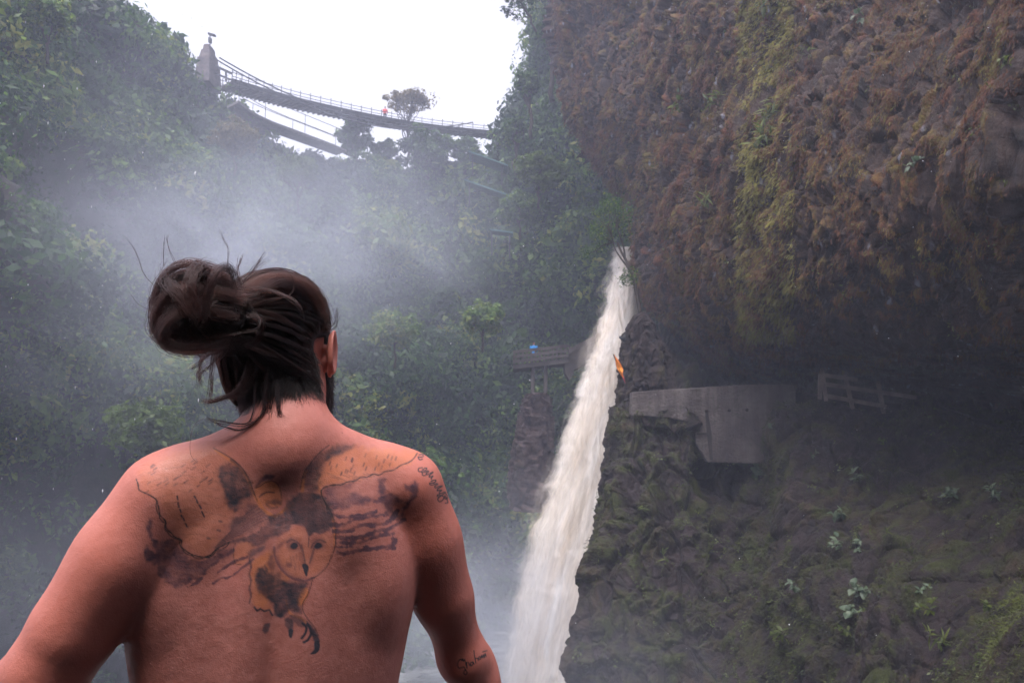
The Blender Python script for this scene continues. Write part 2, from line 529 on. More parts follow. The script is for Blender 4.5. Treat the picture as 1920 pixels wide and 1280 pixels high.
wood = obj('hillside_jungle', np_mesh('hillside_jungle', v1, f1, False, {'tint': t1}), mat=M_LEAF)
tag(wood, 'dense green jungle covering the far gorge slope', 'jungle', kind='stuff')
print('jungle leaves', len(f1))

# ------------------------------------------------------------------ right cliff: overhang
def ctrl(rows): return np.array([[at(*p) for p in r] for r in rows])
def wrap_left(rows, dx, dd):
    return [[(r[0][0] + dx * 1.6, r[0][1], r[0][2] + dd * 2), (r[0][0] + dx * .5, r[0][1], r[0][2] + dd)] + r for r in rows]

up_rows = [
 [(1060, -420, 57), (1170, -420, 46), (1300, -420, 37), (1450, -420, 30), (1650, -420, 24), (1900, -420, 18), (2350, -420, 12), (3100, -420, 8)],
 [(1042, -120, 55), (1150, -120, 45), (1300, -120, 35), (1450, -120, 28), (1650, -120, 22), (1900, -120, 16), (2350, -120, 10.5), (3100, -120, 7)],
 [(1042, 30, 54), (1150, 30, 44), (1300, 30, 34), (1450, 30, 26.5), (1650, 30, 21), (1900, 30, 15.5), (2350, 30, 10), (3000, 30, 6.5)],
 [(1060, 190, 53), (1165, 190, 43), (1305, 190, 33), (1445, 190, 25), (1650, 190, 20), (1900, 190, 15), (2350, 190, 9.6), (2900, 190, 6.4)],
 [(1108, 290, 51.5), (1190, 300, 42), (1310, 310, 32), (1440, 320, 24), (1650, 320, 19.4), (1900, 320, 14.7), (2350, 320, 9.4), (2900, 320, 6.3)],
 [(1180, 385, 50), (1220, 405, 41), (1315, 420, 31), (1440, 440, 23.3), (1650, 440, 19.3), (1900, 440, 15.6), (2350, 440, 9.4), (2900, 440, 6.3)],
 [(1204, 500, 49), (1235, 510, 41), (1325, 530, 31), (1462, 550, 23.5), (1650, 560, 20.2), (1900, 560, 16.6), (2350, 560, 9.8), (2900, 560, 6.6)],
 [(1230, 568, 48.5), (1262, 592, 41.5), (1350, 632, 33), (1500, 628, 24.8), (1665, 640, 21.8), (1905, 640, 18.2), (2350, 650, 11), (2900, 650, 7.5)],
 [(1244, 588, 51), (1292, 632, 45), (1385, 690, 37), (1540, 672, 28.8), (1715, 700, 28), (1925, 705, 25), (2350, 735, 14), (2900, 760, 10)],
 [(1245, 610, 56), (1325, 715, 50), (1430, 745, 42), (1575, 716, 33), (1740, 732, 33), (1960, 750, 30), (2400, 790, 19), (2950, 830, 14)],
 [(1260, 660, 64), (1350, 800, 57), (1450, 820, 48), (1600, 800, 39), (1760, 810, 36), (1980, 820, 30), (2420, 850, 24), (2950, 890, 18)],
]
C = ctrl(wrap_left(up_rows, 70, 9))
us = np.concatenate([np.linspace(0, 2, 26)[:-1], np.linspace(2, 7, 640), np.linspace(7, 9, 40)[1:]])
vs = np.concatenate([np.linspace(0, 1, 24)[:-1], np.linspace(1, 8.3, 600), np.linspace(8.3, 10, 40)[1:]])
G = sheet(C, us, vs)
Nn = grid_normals(G)
Nn *= np.sign(-np.sum(Nn * (G - CAM), axis=2))[..., None]
# keep normals stable round the silhouette: smooth blend
P3 = G.reshape(-1, 3)
warp = np.stack([fbm(P3 / 3.0, 2, 101), fbm(P3 / 3.0, 2, 102), fbm(P3 / 3.0, 2, 103)], 1)
Pw = P3 + warp * 0.55
broad = fbm(Pw * np.array([1 / 9., 1 / 9., 1 / 16.]), 3, 110)
drip = ridged(Pw * np.array([1 / 0.62, 1 / 0.62, 1 / 2.6]), 4, 120, 0.55)       # mossy drip ridges
drip2 = ridged(Pw * np.array([1 / 0.26, 1 / 0.26, 1 / 1.1]), 3, 130, 0.55)
knob = np.maximum(0, fbm(Pw * np.array([1 / 0.55, 1 / 0.55, 1 / 0.7]), 3, 140))
near = np.clip(P3[:, 1] / 26.0, 0.5, 1.4)
wf1, wgap, wval = worley(Pw * np.array([1 / 0.42, 1 / 0.42, 1 / 1.5]), 160)
disp = broad * 2.0 + fbm(Pw / 2.3, 2, 150) * 0.40 + (drip - 1.0) * 0.30 * near + (drip2 - 0.9) * 0.12 * near + knob * 0.30 * near + ((wval - 0.5) * 0.30 - 0.20 * (1 - sstep(0.0, 0.2, wgap))) * near
fade_r = (1 - 0.75 * sstep(6.3, 7.6, vs))[:, None] * np.ones((1, G.shape[1]))
disp = disp * fade_r.ravel()
rk = (drip - drip.mean()) / drip.std() * 0.5 + (drip2 - drip2.mean()) / drip2.std() * 0.4 + knob / knob.std() * 0.35
ridge_a = np.clip(0.5 + (rk - rk.mean()) / rk.std() * 0.2, 0, 1)
ux_, uy_ = to_px(P3)
ridge_a = ridge_a * (1 - 0.16 * sstep(1440, 1560, ux_) * sstep(400, 560, uy_ + (ux_ - 1500) * 0.25) - 0.12 * sstep(560, 640, uy_))  # less growth colour at the lower right: the underside's shade is put into it
G2c = G + Nn * disp.reshape(G.shape[:2])[..., None]
over = obj('overhanging_cliff', np_mesh('overhanging_cliff', G2c.reshape(-1, 3), grid_faces(*G.shape[:2]), True, {'ridge': ridge_a}), mat=M_CLIFF)
tag(over, 'huge dark brown mossy rock face overhanging the path on the right', 'cliff', kind='structure')

# moss and rootlets growing on the ridges of the overhang
def tufts(Gs, Ns, ridge, count, smin, smax, xr, yr, thr, name, label, mat, hang=0.9, seed_tint=0.0, kx=0.008, asp=0.35, green_seed=55, pw=2.0):
    P = Gs.reshape(-1, 3); n = Ns.reshape(-1, 3)
    qx, qy = to_px(P)
    ar = (np.linalg.norm(np.gradient(Gs, axis=1), axis=2) * np.linalg.norm(np.gradient(Gs, axis=0), axis=2)).ravel()
    w = ar / np.maximum(P[:, 1], 3) ** pw * (ridge > thr) * (qx > xr[0]) * (qx < xr[1]) * (qy > yr[0]) * (qy < yr[1])
    patch = sstep(-0.25, 0.35, fbm(P / 2.4, 3, green_seed))
    w = w * (0.10 + patch)
    w /= w.sum()
    i = rng.choice(len(w), count, p=w)
    c = P[i] + rng.normal(size=(count, 3)) * 0.04
    dd = P[i, 1]
    s = (smin + (smax - smin) * rng.random(count) ** 2) * (0.2 + dd * kx * 4)
    # a blade: root, hangs down and outwards
    out = n[i] + rng.normal(size=(count, 3)) * 0.5
    out /= np.linalg.norm(out, axis=1)[:, None]
    tip = out * (1 - hang * 0.5) + np.array([0, 0, -1.0]) * hang + rng.normal(size=(count, 3)) * 0.25
    tip /= np.linalg.norm(tip, axis=1)[:, None]
    side = np.cross(tip, out); side /= np.linalg.norm(side, axis=1)[:, None] + 1e-9
    S = s[:, None]
    v = np.stack([c - side * S * asp * .5, c + side * S * asp * .5, c + out * S * 0.25 + tip * S * 0.6 + side * S * asp * .35, c + out * S * 0.2 + tip * S], 1).reshape(-1, 3)
    f = np.arange(count * 4).reshape(-1, 4)
    t = np.clip(0.45 + 0.55 * fbm(c / 2.0, 3, 66) + 0.18 * rng.normal(size=count) + seed_tint, 0, 1)
    o = obj(name, np_mesh(name, v, f, False, {'tint': np.repeat(t, 4)}), mat=mat)
    return tag(o, label, 'moss', kind='stuff')

M_MOSS = leaf_mat('hanging_moss', [(0.0, (0.026, 0.010, 0.007)), (0.35, (0.115, 0.034, 0.012)), (0.6, (0.10, 0.060, 0.011)), (1.0, (0.16, 0.15, 0.022))], 0.3, 0.7)
M_MOSS2 = leaf_mat('ground_moss', [(0.0, (0.022, 0.018, 0.010)), (0.5, (0.040, 0.048, 0.012)), (1.0, (0.10, 0.12, 0.022))], 0.3, 0.7)
tufts(G2c, Nn, ridge_a, 260000, 0.045, 0.19, (1020, 2050), (-80, 700), 0.56, 'hanging_moss', 'rust and olive moss hanging from the overhanging cliff', M_MOSS, asp=0.17, hang=1.25)

tufts(G2c, Nn, ridge_a, 26000, 0.08, 0.26, (1385, 1490), (-60, 640), 0.40, 'edge_moss', 'yellow green moss and grass along the overhang\'s turning edge', M_MOSS, asp=0.14, hang=0.9, seed_tint=0.5, green_seed=57)
def seedlings(Gs, Ns, count, per, smin, smax, xr, yr, name, label, mat_, seed):
    P = Gs.reshape(-1, 3); n = Ns.reshape(-1, 3)
    qx, qy = to_px(P)
    ar = (np.linalg.norm(np.gradient(Gs, axis=1), axis=2) * np.linalg.norm(np.gradient(Gs, axis=0), axis=2)).ravel()
    w = ar / np.maximum(P[:, 1], 3) ** 2 * (qx > xr[0]) * (qx < xr[1]) * (qy > yr[0]) * (qy < yr[1]) * (0.05 + sstep(-0.1, 0.4, fbm(P / 1.8, 3, seed)))
    i = rng.choice(len(w), count, p=w / w.sum())
    j = np.repeat(np.arange(count), per)
    k = len(j)
    sz = (smin + (smax - smin) * rng.random(count) ** 3) * (0.3 + P[i, 1] * 0.035)
    c = P[i][j] + n[i][j] * (0.3 * sz[j])[:, None] + rng.normal(size=(k, 3)) * (0.8 * sz[j])[:, None]
    m_ = n[i][j] + np.array([0, 0, 0.6]) + rng.normal(size=(k, 3)) * 0.6; m_ /= np.linalg.norm(m_, axis=1)[:, None]
    v, f = leaf_quads(c, m_, sz[j] * (0.6 + 0.6 * rng.random(k)), aspect=0.45)
    t = np.clip(rng.random(count)[j] * 0.8 + 0.1 * rng.normal(size=k) + 0.1, 0, 1)
    return tag(obj(name, np_mesh(name, v, f, False, {'tint': np.repeat(t, 4)}), mat=mat_), label, 'ferns', kind='stuff')
M_SEED = leaf_mat('fern_leaves', [(0.0, (0.03, 0.045, 0.012)), (0.5, (0.07, 0.095, 0.022)), (0.85, (0.13, 0.16, 0.04)), (1.0, (0.20, 0.24, 0.13))])
seedlings(G2c, Nn, 900, 10, 0.03, 0.13, (1080, 1960), (-40, 620), 'cliff_ferns', 'tiny ferns scattered over the overhanging cliff', M_SEED, 71)
# ------------------------------------------------------------------ lower cliff under the path
low_rows = [
 [(1250, 560, 60), (1290, 600, 56), (1340, 640, 52), (1390, 680, 50), (1430, 700, 48), (1480, 720, 46), (1530, 740, 43), (1600, 740, 41), (1660, 745, 39), (1740, 750, 36), (1940, 790, 30), (2350, 850, 20), (2900, 900, 14)],
 [(1215, 740, 36), (1250, 745, 36), (1300, 750, 36), (1340, 800, 36), (1430, 800, 35), (1470, 775, 33), (1510, 752, 31), (1580, 744, 30), (1645, 762, 29), (1725, 752, 28), (1930, 825, 22), (2300, 900, 14), (2800, 950, 9)],
 [(1168, 772, 31.5), (1225, 774, 30.5), (1293, 782, 30), (1322, 868, 30.6), (1432, 868, 29.8), (1452, 808, 27.8), (1502, 765, 27), (1572, 752, 26.6), (1640, 785, 26), (1722, 770, 25.5), (1925, 848, 19.5), (2290, 920, 12), (2750, 980, 7.6)],
 [(1160, 800, 31), (1222, 800, 30), (1297, 810, 29.6), (1324, 890, 30.2), (1432, 890, 29.2), (1455, 840, 26.6), (1510, 800, 25.8), (1580, 790, 25.2), (1650, 815, 24.6), (1735, 810, 23.8), (1930, 875, 18.6), (2280, 960, 11.4), (2700, 1000, 7.2)],
 [(1144, 930, 30), (1210, 930, 29), (1296, 935, 28.6), (1332, 950, 29.2), (1430, 940, 27.6), (1462, 930, 25), (1530, 920, 23.6), (1610, 915, 22.4), (1690, 930, 21.2), (1780, 930, 19.6), (1950, 960, 15.8), (2270, 1010, 10.5), (2650, 1050, 6.8)],
 [(1130, 1010, 29.2), (1190, 1020, 28.2), (1285, 1020, 27.6), (1335, 1030, 27.8), (1430, 1030, 26), (1475, 1030, 23.8), (1545, 1020, 21.8), (1620, 1015, 20.6), (1705, 1020, 19.2), (1795, 1020, 17.6), (1960, 1040, 14.4), (2260, 1080, 9.8), (2600, 1110, 6.6)],
 [(1112, 1100, 28.5), (1170, 1110, 27.4), (1270, 1115, 26.6), (1335, 1120, 26.4), (1428, 1120, 24.8), (1485, 1120, 22.4), (1555, 1110, 20.2), (1635, 1110, 18.8), (1715, 1110, 17.4), (1805, 1110, 15.8), (1970, 1130, 13), (2250, 1160, 9.2), (2580, 1180, 6.4)],
 [(1104, 1180, 28), (1160, 1200, 26.6), (1262, 1200, 25.8), (1334, 1205, 25.4), (1426, 1200, 23.8), (1490, 1200, 21.4), (1560, 1195, 18.8), (1645, 1195, 17.4), (1725, 1195, 15.9), (1815, 1195, 14.4), (1980, 1210, 12), (2245, 1230, 8.8), (2560, 1240, 6.2)],
 [(1098, 1300, 27.3), (1155, 1310, 25.8), (1258, 1310, 24.9), (1332, 1310, 24.4), (1424, 1310, 22.8), (1492, 1310, 20.2), (1565, 1305, 17.4), (1650, 1305, 16), (1735, 1305, 14.4), (1825, 1305, 13), (1990, 1310, 11), (2240, 1320, 8.4), (2550, 1330, 6)],
 [(1050, 1550, 26), (1150, 1560, 24), (1255, 1560, 23), (1330, 1560, 22), (1422, 1560, 20.6), (1494, 1560, 18), (1570, 1560, 15.4), (1655, 1560, 14), (1740, 1560, 12.6), (1830, 1560, 11.4), (2000, 1560, 9.6), (2240, 1560, 7.6), (2540, 1560, 5.8)],
]
C = ctrl(wrap_left(low_rows, 45, 5))
us = np.concatenate([np.linspace(0, 2, 40)[:-1], np.linspace(2, 12.2, 640), np.linspace(12.2, 14, 30)[1:]])
vs = np.concatenate([np.linspace(0, 1.6, 60)[:-1], np.linspace(1.6, 8.3, 500), np.linspace(8.3, 9, 16)[1:]])
G = sheet(C, us, vs)
Nl = grid_normals(G)
Nl *= np.sign(-np.sum(Nl * (G - CAM), axis=2))[..., None]
P3 = G.reshape(-1, 3)
warp = np.stack([fbm(P3 / 2.5, 2, 201), fbm(P3 / 2.5, 2, 202), fbm(P3 / 2.5, 2, 203)], 1)
Pw = P3 + warp * 0.9
lx = sstep(28, 24, P3[:, 1])          # 1 on the near mossy mounds, 0 on the far pillar
broad = fbm(Pw * np.array([1 / 5., 1 / 5., 1 / 7.]), 3, 210)
vert = ridged(Pw * np.array([1 / 1.6, 1 / 1.6, 1 / 9.]), 3, 220, 0.5)      # vertical columns on the pillar side
strat = ridged((Pw @ np.array([[0.8, 0.1, 0.55], [0, 1, 0], [-0.6, 0.1, 0.8]]).T) * np.array([1 / 3.2, 1 / 3.2, 1 / 0.9]), 3, 230, 0.5)
fineb = fbm(Pw / 0.5, 4, 240, 0.6)
nr2 = np.clip(P3[:, 1] / 24.0, 0.35, 1.3)
Rm = np.array([[0.97, 0.1, 0.2], [0, 1, 0], [-0.2, 0.1, 0.97]]).T
Ps = P3 + warp * 0.22
_, wg2, wv2 = worley((Ps @ Rm) * np.array([1 / 1.1, 1 / 1.1, 1 / 4.5]), 270)
_, wg3, wv3 = worley((Ps @ Rm) * np.array([1 / 0.4, 1 / 0.4, 1 / 1.5]), 280)
disp = broad * 1.0 + (vert - 1.0) * 0.42 * (1 - lx) + (strat - 0.9) * 0.12 * lx * nr2 + fineb * 0.12 * nr2 + fbm(Pw / 1.6, 2, 260) * 0.35 + ((wv2 - 0.5) * 0.26 - 0.12 * (1 - sstep(0.0, 0.14, wg2))) * nr2 + ((wv3 - 0.5) * 0.08 - 0.04 * (1 - sstep(0.0, 0.14, wg3))) * nr2
rk = fineb / fineb.std() * 0.6 + (strat - strat.mean()) / strat.std() * 0.3 * lx + (vert - vert.mean()) / vert.std() * 0.5 * (1 - lx)
ridge_l = np.clip(0.5 + rk / rk.std() * 0.17, 0, 1)
G2l = G + Nl * disp.reshape(G.shape[:2])[..., None]
low = obj('lower_cliff', np_mesh('lower_cliff', G2l.reshape(-1, 3), grid_faces(*G.shape[:2]), True, {'ridge': ridge_l}), mat=M_LOW)
tag(low, 'dark rock wall below the path with green moss and plants', 'cliff', kind='structure')
tufts(G2l, Nl, ridge_l, 150000, 0.04, 0.14, (1100, 2050), (740, 1400), 0.42, 'rock_moss', 'green moss and grass on the lower rock wall', M_MOSS2, hang=0.5, kx=0.007, green_seed=88, pw=1.8, asp=0.22)

seedlings(G2l, Nl, 1900, 11, 0.03, 0.12, (1080, 1960), (760, 1320), 'slope_ferns', 'small ferns and seedlings in the cracks of the lower rock wall', M_SEED, 73)
# rock pillar at the cliff's tip beside the fall
def blob_column(name, rings, seg, seed, mat, amp=0.35, sc=(0.8, 0.8, 0.25), nz=220):
    """rings: list of (centre xyz, rx, ry)"""
    cs = np.array([r[0] for r in rings], float); rx = np.array([r[1] for r in rings], float); ry = np.array([r[2] for r in rings], float)
    t = np.linspace(0, len(rings) - 1, nz)
    c = catmull(cs, t); rx = catmull(rx, t); ry = catmull(ry, t)
    a = np.linspace(0, 2 * math.pi, seg, endpoint=False)
    ca, sa = np.cos(a), np.sin(a)
    V = np.stack([c[:, None, 0] + rx[:, None] * np.sign(ca) * np.abs(ca) ** 0.7, c[:, None, 1] + ry[:, None] * np.sign(sa) * np.abs(sa) ** 0.7, c[:, None, 2] + 0 * ca[None]], -1)
    n = np.stack([ca, sa, 0 * ca], 1)[None] * np.ones((nz, 1, 1))
    P = V.reshape(-1, 3)
    d = (ridged(P * np.array(sc) + fbm(P / 1.5, 2, seed + 5)[:, None] * 0.4, 4, seed) - 1.0) * amp + fbm(P / 0.5, 3, seed + 9) * 0.12
    _, g1_, v1_ = worley(P * np.array([1 / 0.8, 1 / 0.8, 1 / 1.9]), seed + 20)
    _, g2_, v2_ = worley(P * np.array([1 / 0.3, 1 / 0.3, 1 / 0.8]), seed + 21)
    d = d * 0.7 + (v1_ - 0.5) * 0.22 - 0.15 * (1 - sstep(0, 0.14, g1_)) + (v2_ - 0.5) * 0.12 - 0.08 * (1 - sstep(0, 0.15, g2_)) + fbm(P / 0.22, 3, seed + 22) * 0.07
    edge = np.repeat(np.clip(np.minimum(rx, ry) / 0.8, 0, 1), seg)
    V = P + n.reshape(-1, 3) * (d * edge)[:, None]
    V = np.concatenate([V, c[:1], c[-1:]])
    i = np.arange(nz - 1)[:, None] * seg; k = np.arange(seg)[None]; k2 = (k + 1) % seg
    q = np.stack([i + k, i + k2, i + seg + k2, i + seg + k], -1).reshape(-1, 4)
    kk = np.arange(seg)
    t1 = np.stack([np.full(seg, nz * seg), (kk + 1) % seg, kk], 1)
    t2 = np.stack([np.full(seg, nz * seg + 1), (nz - 1) * seg + kk, (nz - 1) * seg + (kk + 1) % seg], 1)
    rg = np.concatenate([np.clip(0.5 + d * 0.8, 0, 1), [0.5, 0.5]])
    return obj(name, np_mesh(name, V, [q, t1, t2], True, {'ridge': rg}), mat=mat)

def ring(px0, px1, py, d, ry=1.2):
    if px0 < 1300 and px0 > 1040: px0 += 14; px1 += 8
    a, b = at(px0, py, d), at(px1, py, d)
    c = (a + b) / 2; c[1] += ry
    return (c, (b[0] - a[0]) / 2 * 0.86, ry)
M_PIL = rock_mat('pillar_rock', (0.008, 0.006, 0.007), (0.026, 0.017, 0.016), (0.055, 0.030, 0.022), (0.055, 0.050, 0.012), 0.30, wet=0.5, stretch=(1.6, 1.6, 0.4), purple=(0.040, 0.027, 0.027))
pil = blob_column('rock_pillar', [ring(1186, 1206, 584, 33.5, .5), ring(1176, 1222, 594, 33, .9), ring(1170, 1240, 618, 32.6, 1.4), ring(1168, 1262, 680, 32.3, 1.8),
                                  ring(1160, 1268, 740, 32, 2), ring(1142, 1262, 800, 31.6, 2), ring(1128, 1260, 900, 31, 2.2), ring(1112, 1255, 1000, 30.4, 2.4), ring(1096, 1254, 1120, 29.8, 2.2), ring(1086, 1250, 1300, 29, 2.4), ring(1076, 1240, 1560, 28, 2.4)],
                  260, 300, M_PIL, 0.6, nz=420)
tag(pil, 'ragged rock pillar rising between the waterfall and the concrete wall', 'rock', kind='structure')

# ------------------------------------------------------------------ river
m, nt, out = new_mat('river_water')
v = coords(nt, (0.6, 1, 1))
b = N(nt, 'ShaderNodeBump', {'Strength': 0.6, 'Distance': 0.4, 'Height': noise_tex(nt, v, 1.2, 5, 0.6, 0.8)})
c = ramp(nt, noise_tex(nt, v, 0.5, 6, 0.65, 0.6), [(0.45, (0.07, 0.075, 0.075)), (0.62, (0.30, 0.31, 0.30))])
p = N(nt, 'ShaderNodeBsdfPrincipled', {'Base Color': c, 'Roughness': 0.25, 'Normal': b.outputs[0]})
nt.links.new(p.outputs[0], out.inputs[0])
xs = np.linspace(-90, 90, 160); ys = np.linspace(-60, 120, 160)
X_, Y_ = np.meshgrid(xs, ys)
P = np.stack([X_, Y_, np.zeros_like(X_)], -1).reshape(-1, 3)
P[:, 2] = -14 + 0.35 * fbm(P / 3.0, 3, 400)
riv = obj('river', np_mesh('river', P, grid_faces(160, 160), True), mat=m)
tag(riv, 'misty churning river at the bottom of the gorge', 'river', kind='structure')
# ------------------------------------------------------------------ waterfall
def water_mat(name, alpha):
    m, nt, out = new_mat(name)
    tc = N(nt, 'ShaderNodeTexCoord')
    uv = N(nt, 'ShaderNodeAttribute', attribute_name='flow').outputs['Vector']
    v1 = N(nt, 'ShaderNodeMapping', {'Vector': uv, 'Scale': (7.0, 1.3, 1)}).outputs[0]
    v2 = N(nt, 'ShaderNodeMapping', {'Vector': uv, 'Scale': (26.0, 3.2, 1)}).outputs[0]
    n1 = noise_tex(nt, v1, 1.0, 5, 0.6, 0.5)
    n2 = noise_tex(nt, v2, 1.0, 4, 0.6, 0.3)
    c = ramp(nt, n1, [(0.3, (0.78, 0.68, 0.56)), (0.5, (0.87, 0.81, 0.73)), (0.68, (0.93, 0.92, 0.89))])
    c = mix(nt, 0.35, c, ramp(nt, n2, [(0.3, (0.72, 0.70, 0.68)), (0.6, (1.0, 1.0, 1.0))]), 'MULTIPLY')
    h = N(nt, 'ShaderNodeMath', {0: n1, 1: n2}, operation='ADD').outputs[0]
    b = N(nt, 'ShaderNodeBump', {'Strength': 0.2, 'Distance': 0.12, 'Height': h})
    d = N(nt, 'ShaderNodeBsdfPrincipled', {'Base Color': c, 'Roughness': 0.6, 'Specular IOR Level': 0.3, 'Normal': b.outputs[0]})
    tr = N(nt, 'ShaderNodeBsdfTranslucent', {'Color': c})
    mx = N(nt, 'ShaderNodeMixShader', {0: 0.35, 1: d.outputs[0], 2: tr.outputs[0]})
    if alpha:
        al = N(nt, 'ShaderNodeAttribute', attribute_name='soft').outputs['Fac']
        n3 = noise_tex(nt, N(nt, 'ShaderNodeMapping', {'Vector': uv, 'Scale': (9.0, 1.6, 1)}).outputs[0], 1.0, 6, 0.7, 0.6)
        a = N(nt, 'ShaderNodeMath', {0: N(nt, 'ShaderNodeMath', {0: al, 1: float(alpha)}, operation='MULTIPLY').outputs[0], 1: n3}, operation='ADD').outputs[0]
        a = N(nt, 'ShaderNodeMapRange', {0: a, 1: 0.62, 2: 1.35, 3: 0.0, 4: 1.0}).outputs[0]
        tp = N(nt, 'ShaderNodeBsdfTransparent')
        mx = N(nt, 'ShaderNodeMixShader', {0: a, 1: tp.outputs[0], 2: mx.outputs[0]})
    nt.links.new(mx.outputs[0], out.inputs[0])
    return m

# left edge, right edge in the picture, distance
FALL = [(470, 1166, 1186, 56), (500, 1160, 1190, 54), (540, 1150, 1194, 52.5), (600, 1131, 1194, 51.5), (660, 1114, 1190, 50.5), (720, 1094, 1185, 50), (800, 1066, 1178, 49.5), (900, 1034, 1172, 49),
        (1000, 1004, 1160, 48.5), (1100, 978, 1150, 48), (1200, 958, 1140, 47.5), (1300, 945, 1130, 47), (1450, 925, 1120, 46.5), (1600, 910, 1110, 46)]
def fall_sheet(name, grow_l, grow_r, front, soft_pow, seed, mat, parent, nu=150, nv=420):
    A = np.array([at(l - grow_l * (0.4 + 0.6 * (y - 470) / 800), y, d - front) for y, l, r, d in FALL])
    B = np.array([at(r + grow_r, y, d - front) for y, l, r, d in FALL])
    t = np.linspace(0, len(FALL) - 1, nv)
    A, B = catmull(A, t), catmull(B, t)
    u = np.linspace(0, 1, nu)
    G = A[:, None] * (1 - u)[None, :, None] + B[:, None] * u[None, :, None]
    bul = np.sin(np.pi * u) ** 0.7
    G[..., 1] -= bul[None] * 1.1
    P = G.reshape(-1, 3)
    q = P * np.array([1 / 0.8, 0.2, 1 / 4.5])
    d = ridged(q + fbm(P / 3, 2, seed)[:, None] * 0.5, 4, seed + 1) * 0.12 + fbm(P * np.array([2.2, .2, .5]), 3, seed + 2) * 0.10
    G[..., 1] -= d.reshape(G.shape[:2])
    # ragged edges
    wob = fbm(np.stack([t * 0 + seed, t * 1.7, t * 0], 1), 4, seed + 3) * 0.9
    G[..., 0] += (wob[:, None]) * (1 - u)[None] ** 3
    e = np.minimum(u / 0.45, (1 - u) / 0.25)
    soft = np.clip(e, 0, 1)[None] ** soft_pow * np.ones((nv, 1))
    flow = np.stack([u[None] * np.ones((nv, 1)) * np.linalg.norm(B - A, axis=1)[:, None] / 5.0, (t * 0.55)[:, None] * np.ones((1, nu)), np.full((nv, nu), seed * 0.1)], -1)
    return obj(name, np_mesh(name, G.reshape(-1, 3), grid_faces(nv, nu), True, {'soft': soft.ravel(), 'flow': flow.reshape(-1, 3)}), parent, mat)
M_WATER = water_mat('falling_water', 2.6)
M_SPRAY = water_mat('falling_spray', 0.6)
fall = fall_sheet('waterfall', 20, 4, 0.0, 1, 500, M_WATER, None)
tag(fall, 'tall cream white waterfall plunging past the rock pillar', 'waterfall')
fall_sheet('spray_veil', 34, 4, 0.9, 1.2, 540, M_SPRAY, fall)
fall_sheet('spray_veil', 62, 6, 1.6, 1.8, 580, M_SPRAY, fall)
fall_sheet('spray_veil', 100, 6, 0.4, 2.6, 620, M_SPRAY, fall)
# ------------------------------------------------------------------ signed distance helpers
def smin(a, b, k):
    h = np.clip(0.5 + 0.5 * (b - a) / k, 0, 1)
    return b + (a - b) * h - k * h * (1 - h)
def smax(a, b, k): return -smin(-a, -b, k)
def ell(p, c, r, rot=None):
    q = p - np.asarray(c)
    if rot is not None:
        q = q @ np.asarray(rot)          # columns of rot are the local axes
    r = np.asarray(r)
    k0 = np.linalg.norm(q / r, axis=-1)
    k1 = np.linalg.norm(q / (r * r), axis=-1)
    return k0 * (k0 - 1) / np.maximum(k1, 1e-9)
def cone(p, a, b, ra, rb):
    a, b = np.asarray(a, float), np.asarray(b, float)
    ab = b - a
    t = np.clip(((p - a) @ ab) / (ab @ ab), 0, 1)
    return np.linalg.norm(p - (a + t[..., None] * ab), axis=-1) - (ra + (rb - ra) * t)
def rotz(a): return np.array([[math.cos(a), -math.sin(a), 0], [math.sin(a), math.cos(a), 0], [0, 0, 1.0]])
def rotx(a): return np.array([[1.0, 0, 0], [0, math.cos(a), -math.sin(a)], [0, math.sin(a), math.cos(a)]])
def roty(a): return np.array([[math.cos(a), 0, math.sin(a)], [0, 1.0, 0], [-math.sin(a), 0, math.cos(a)]])

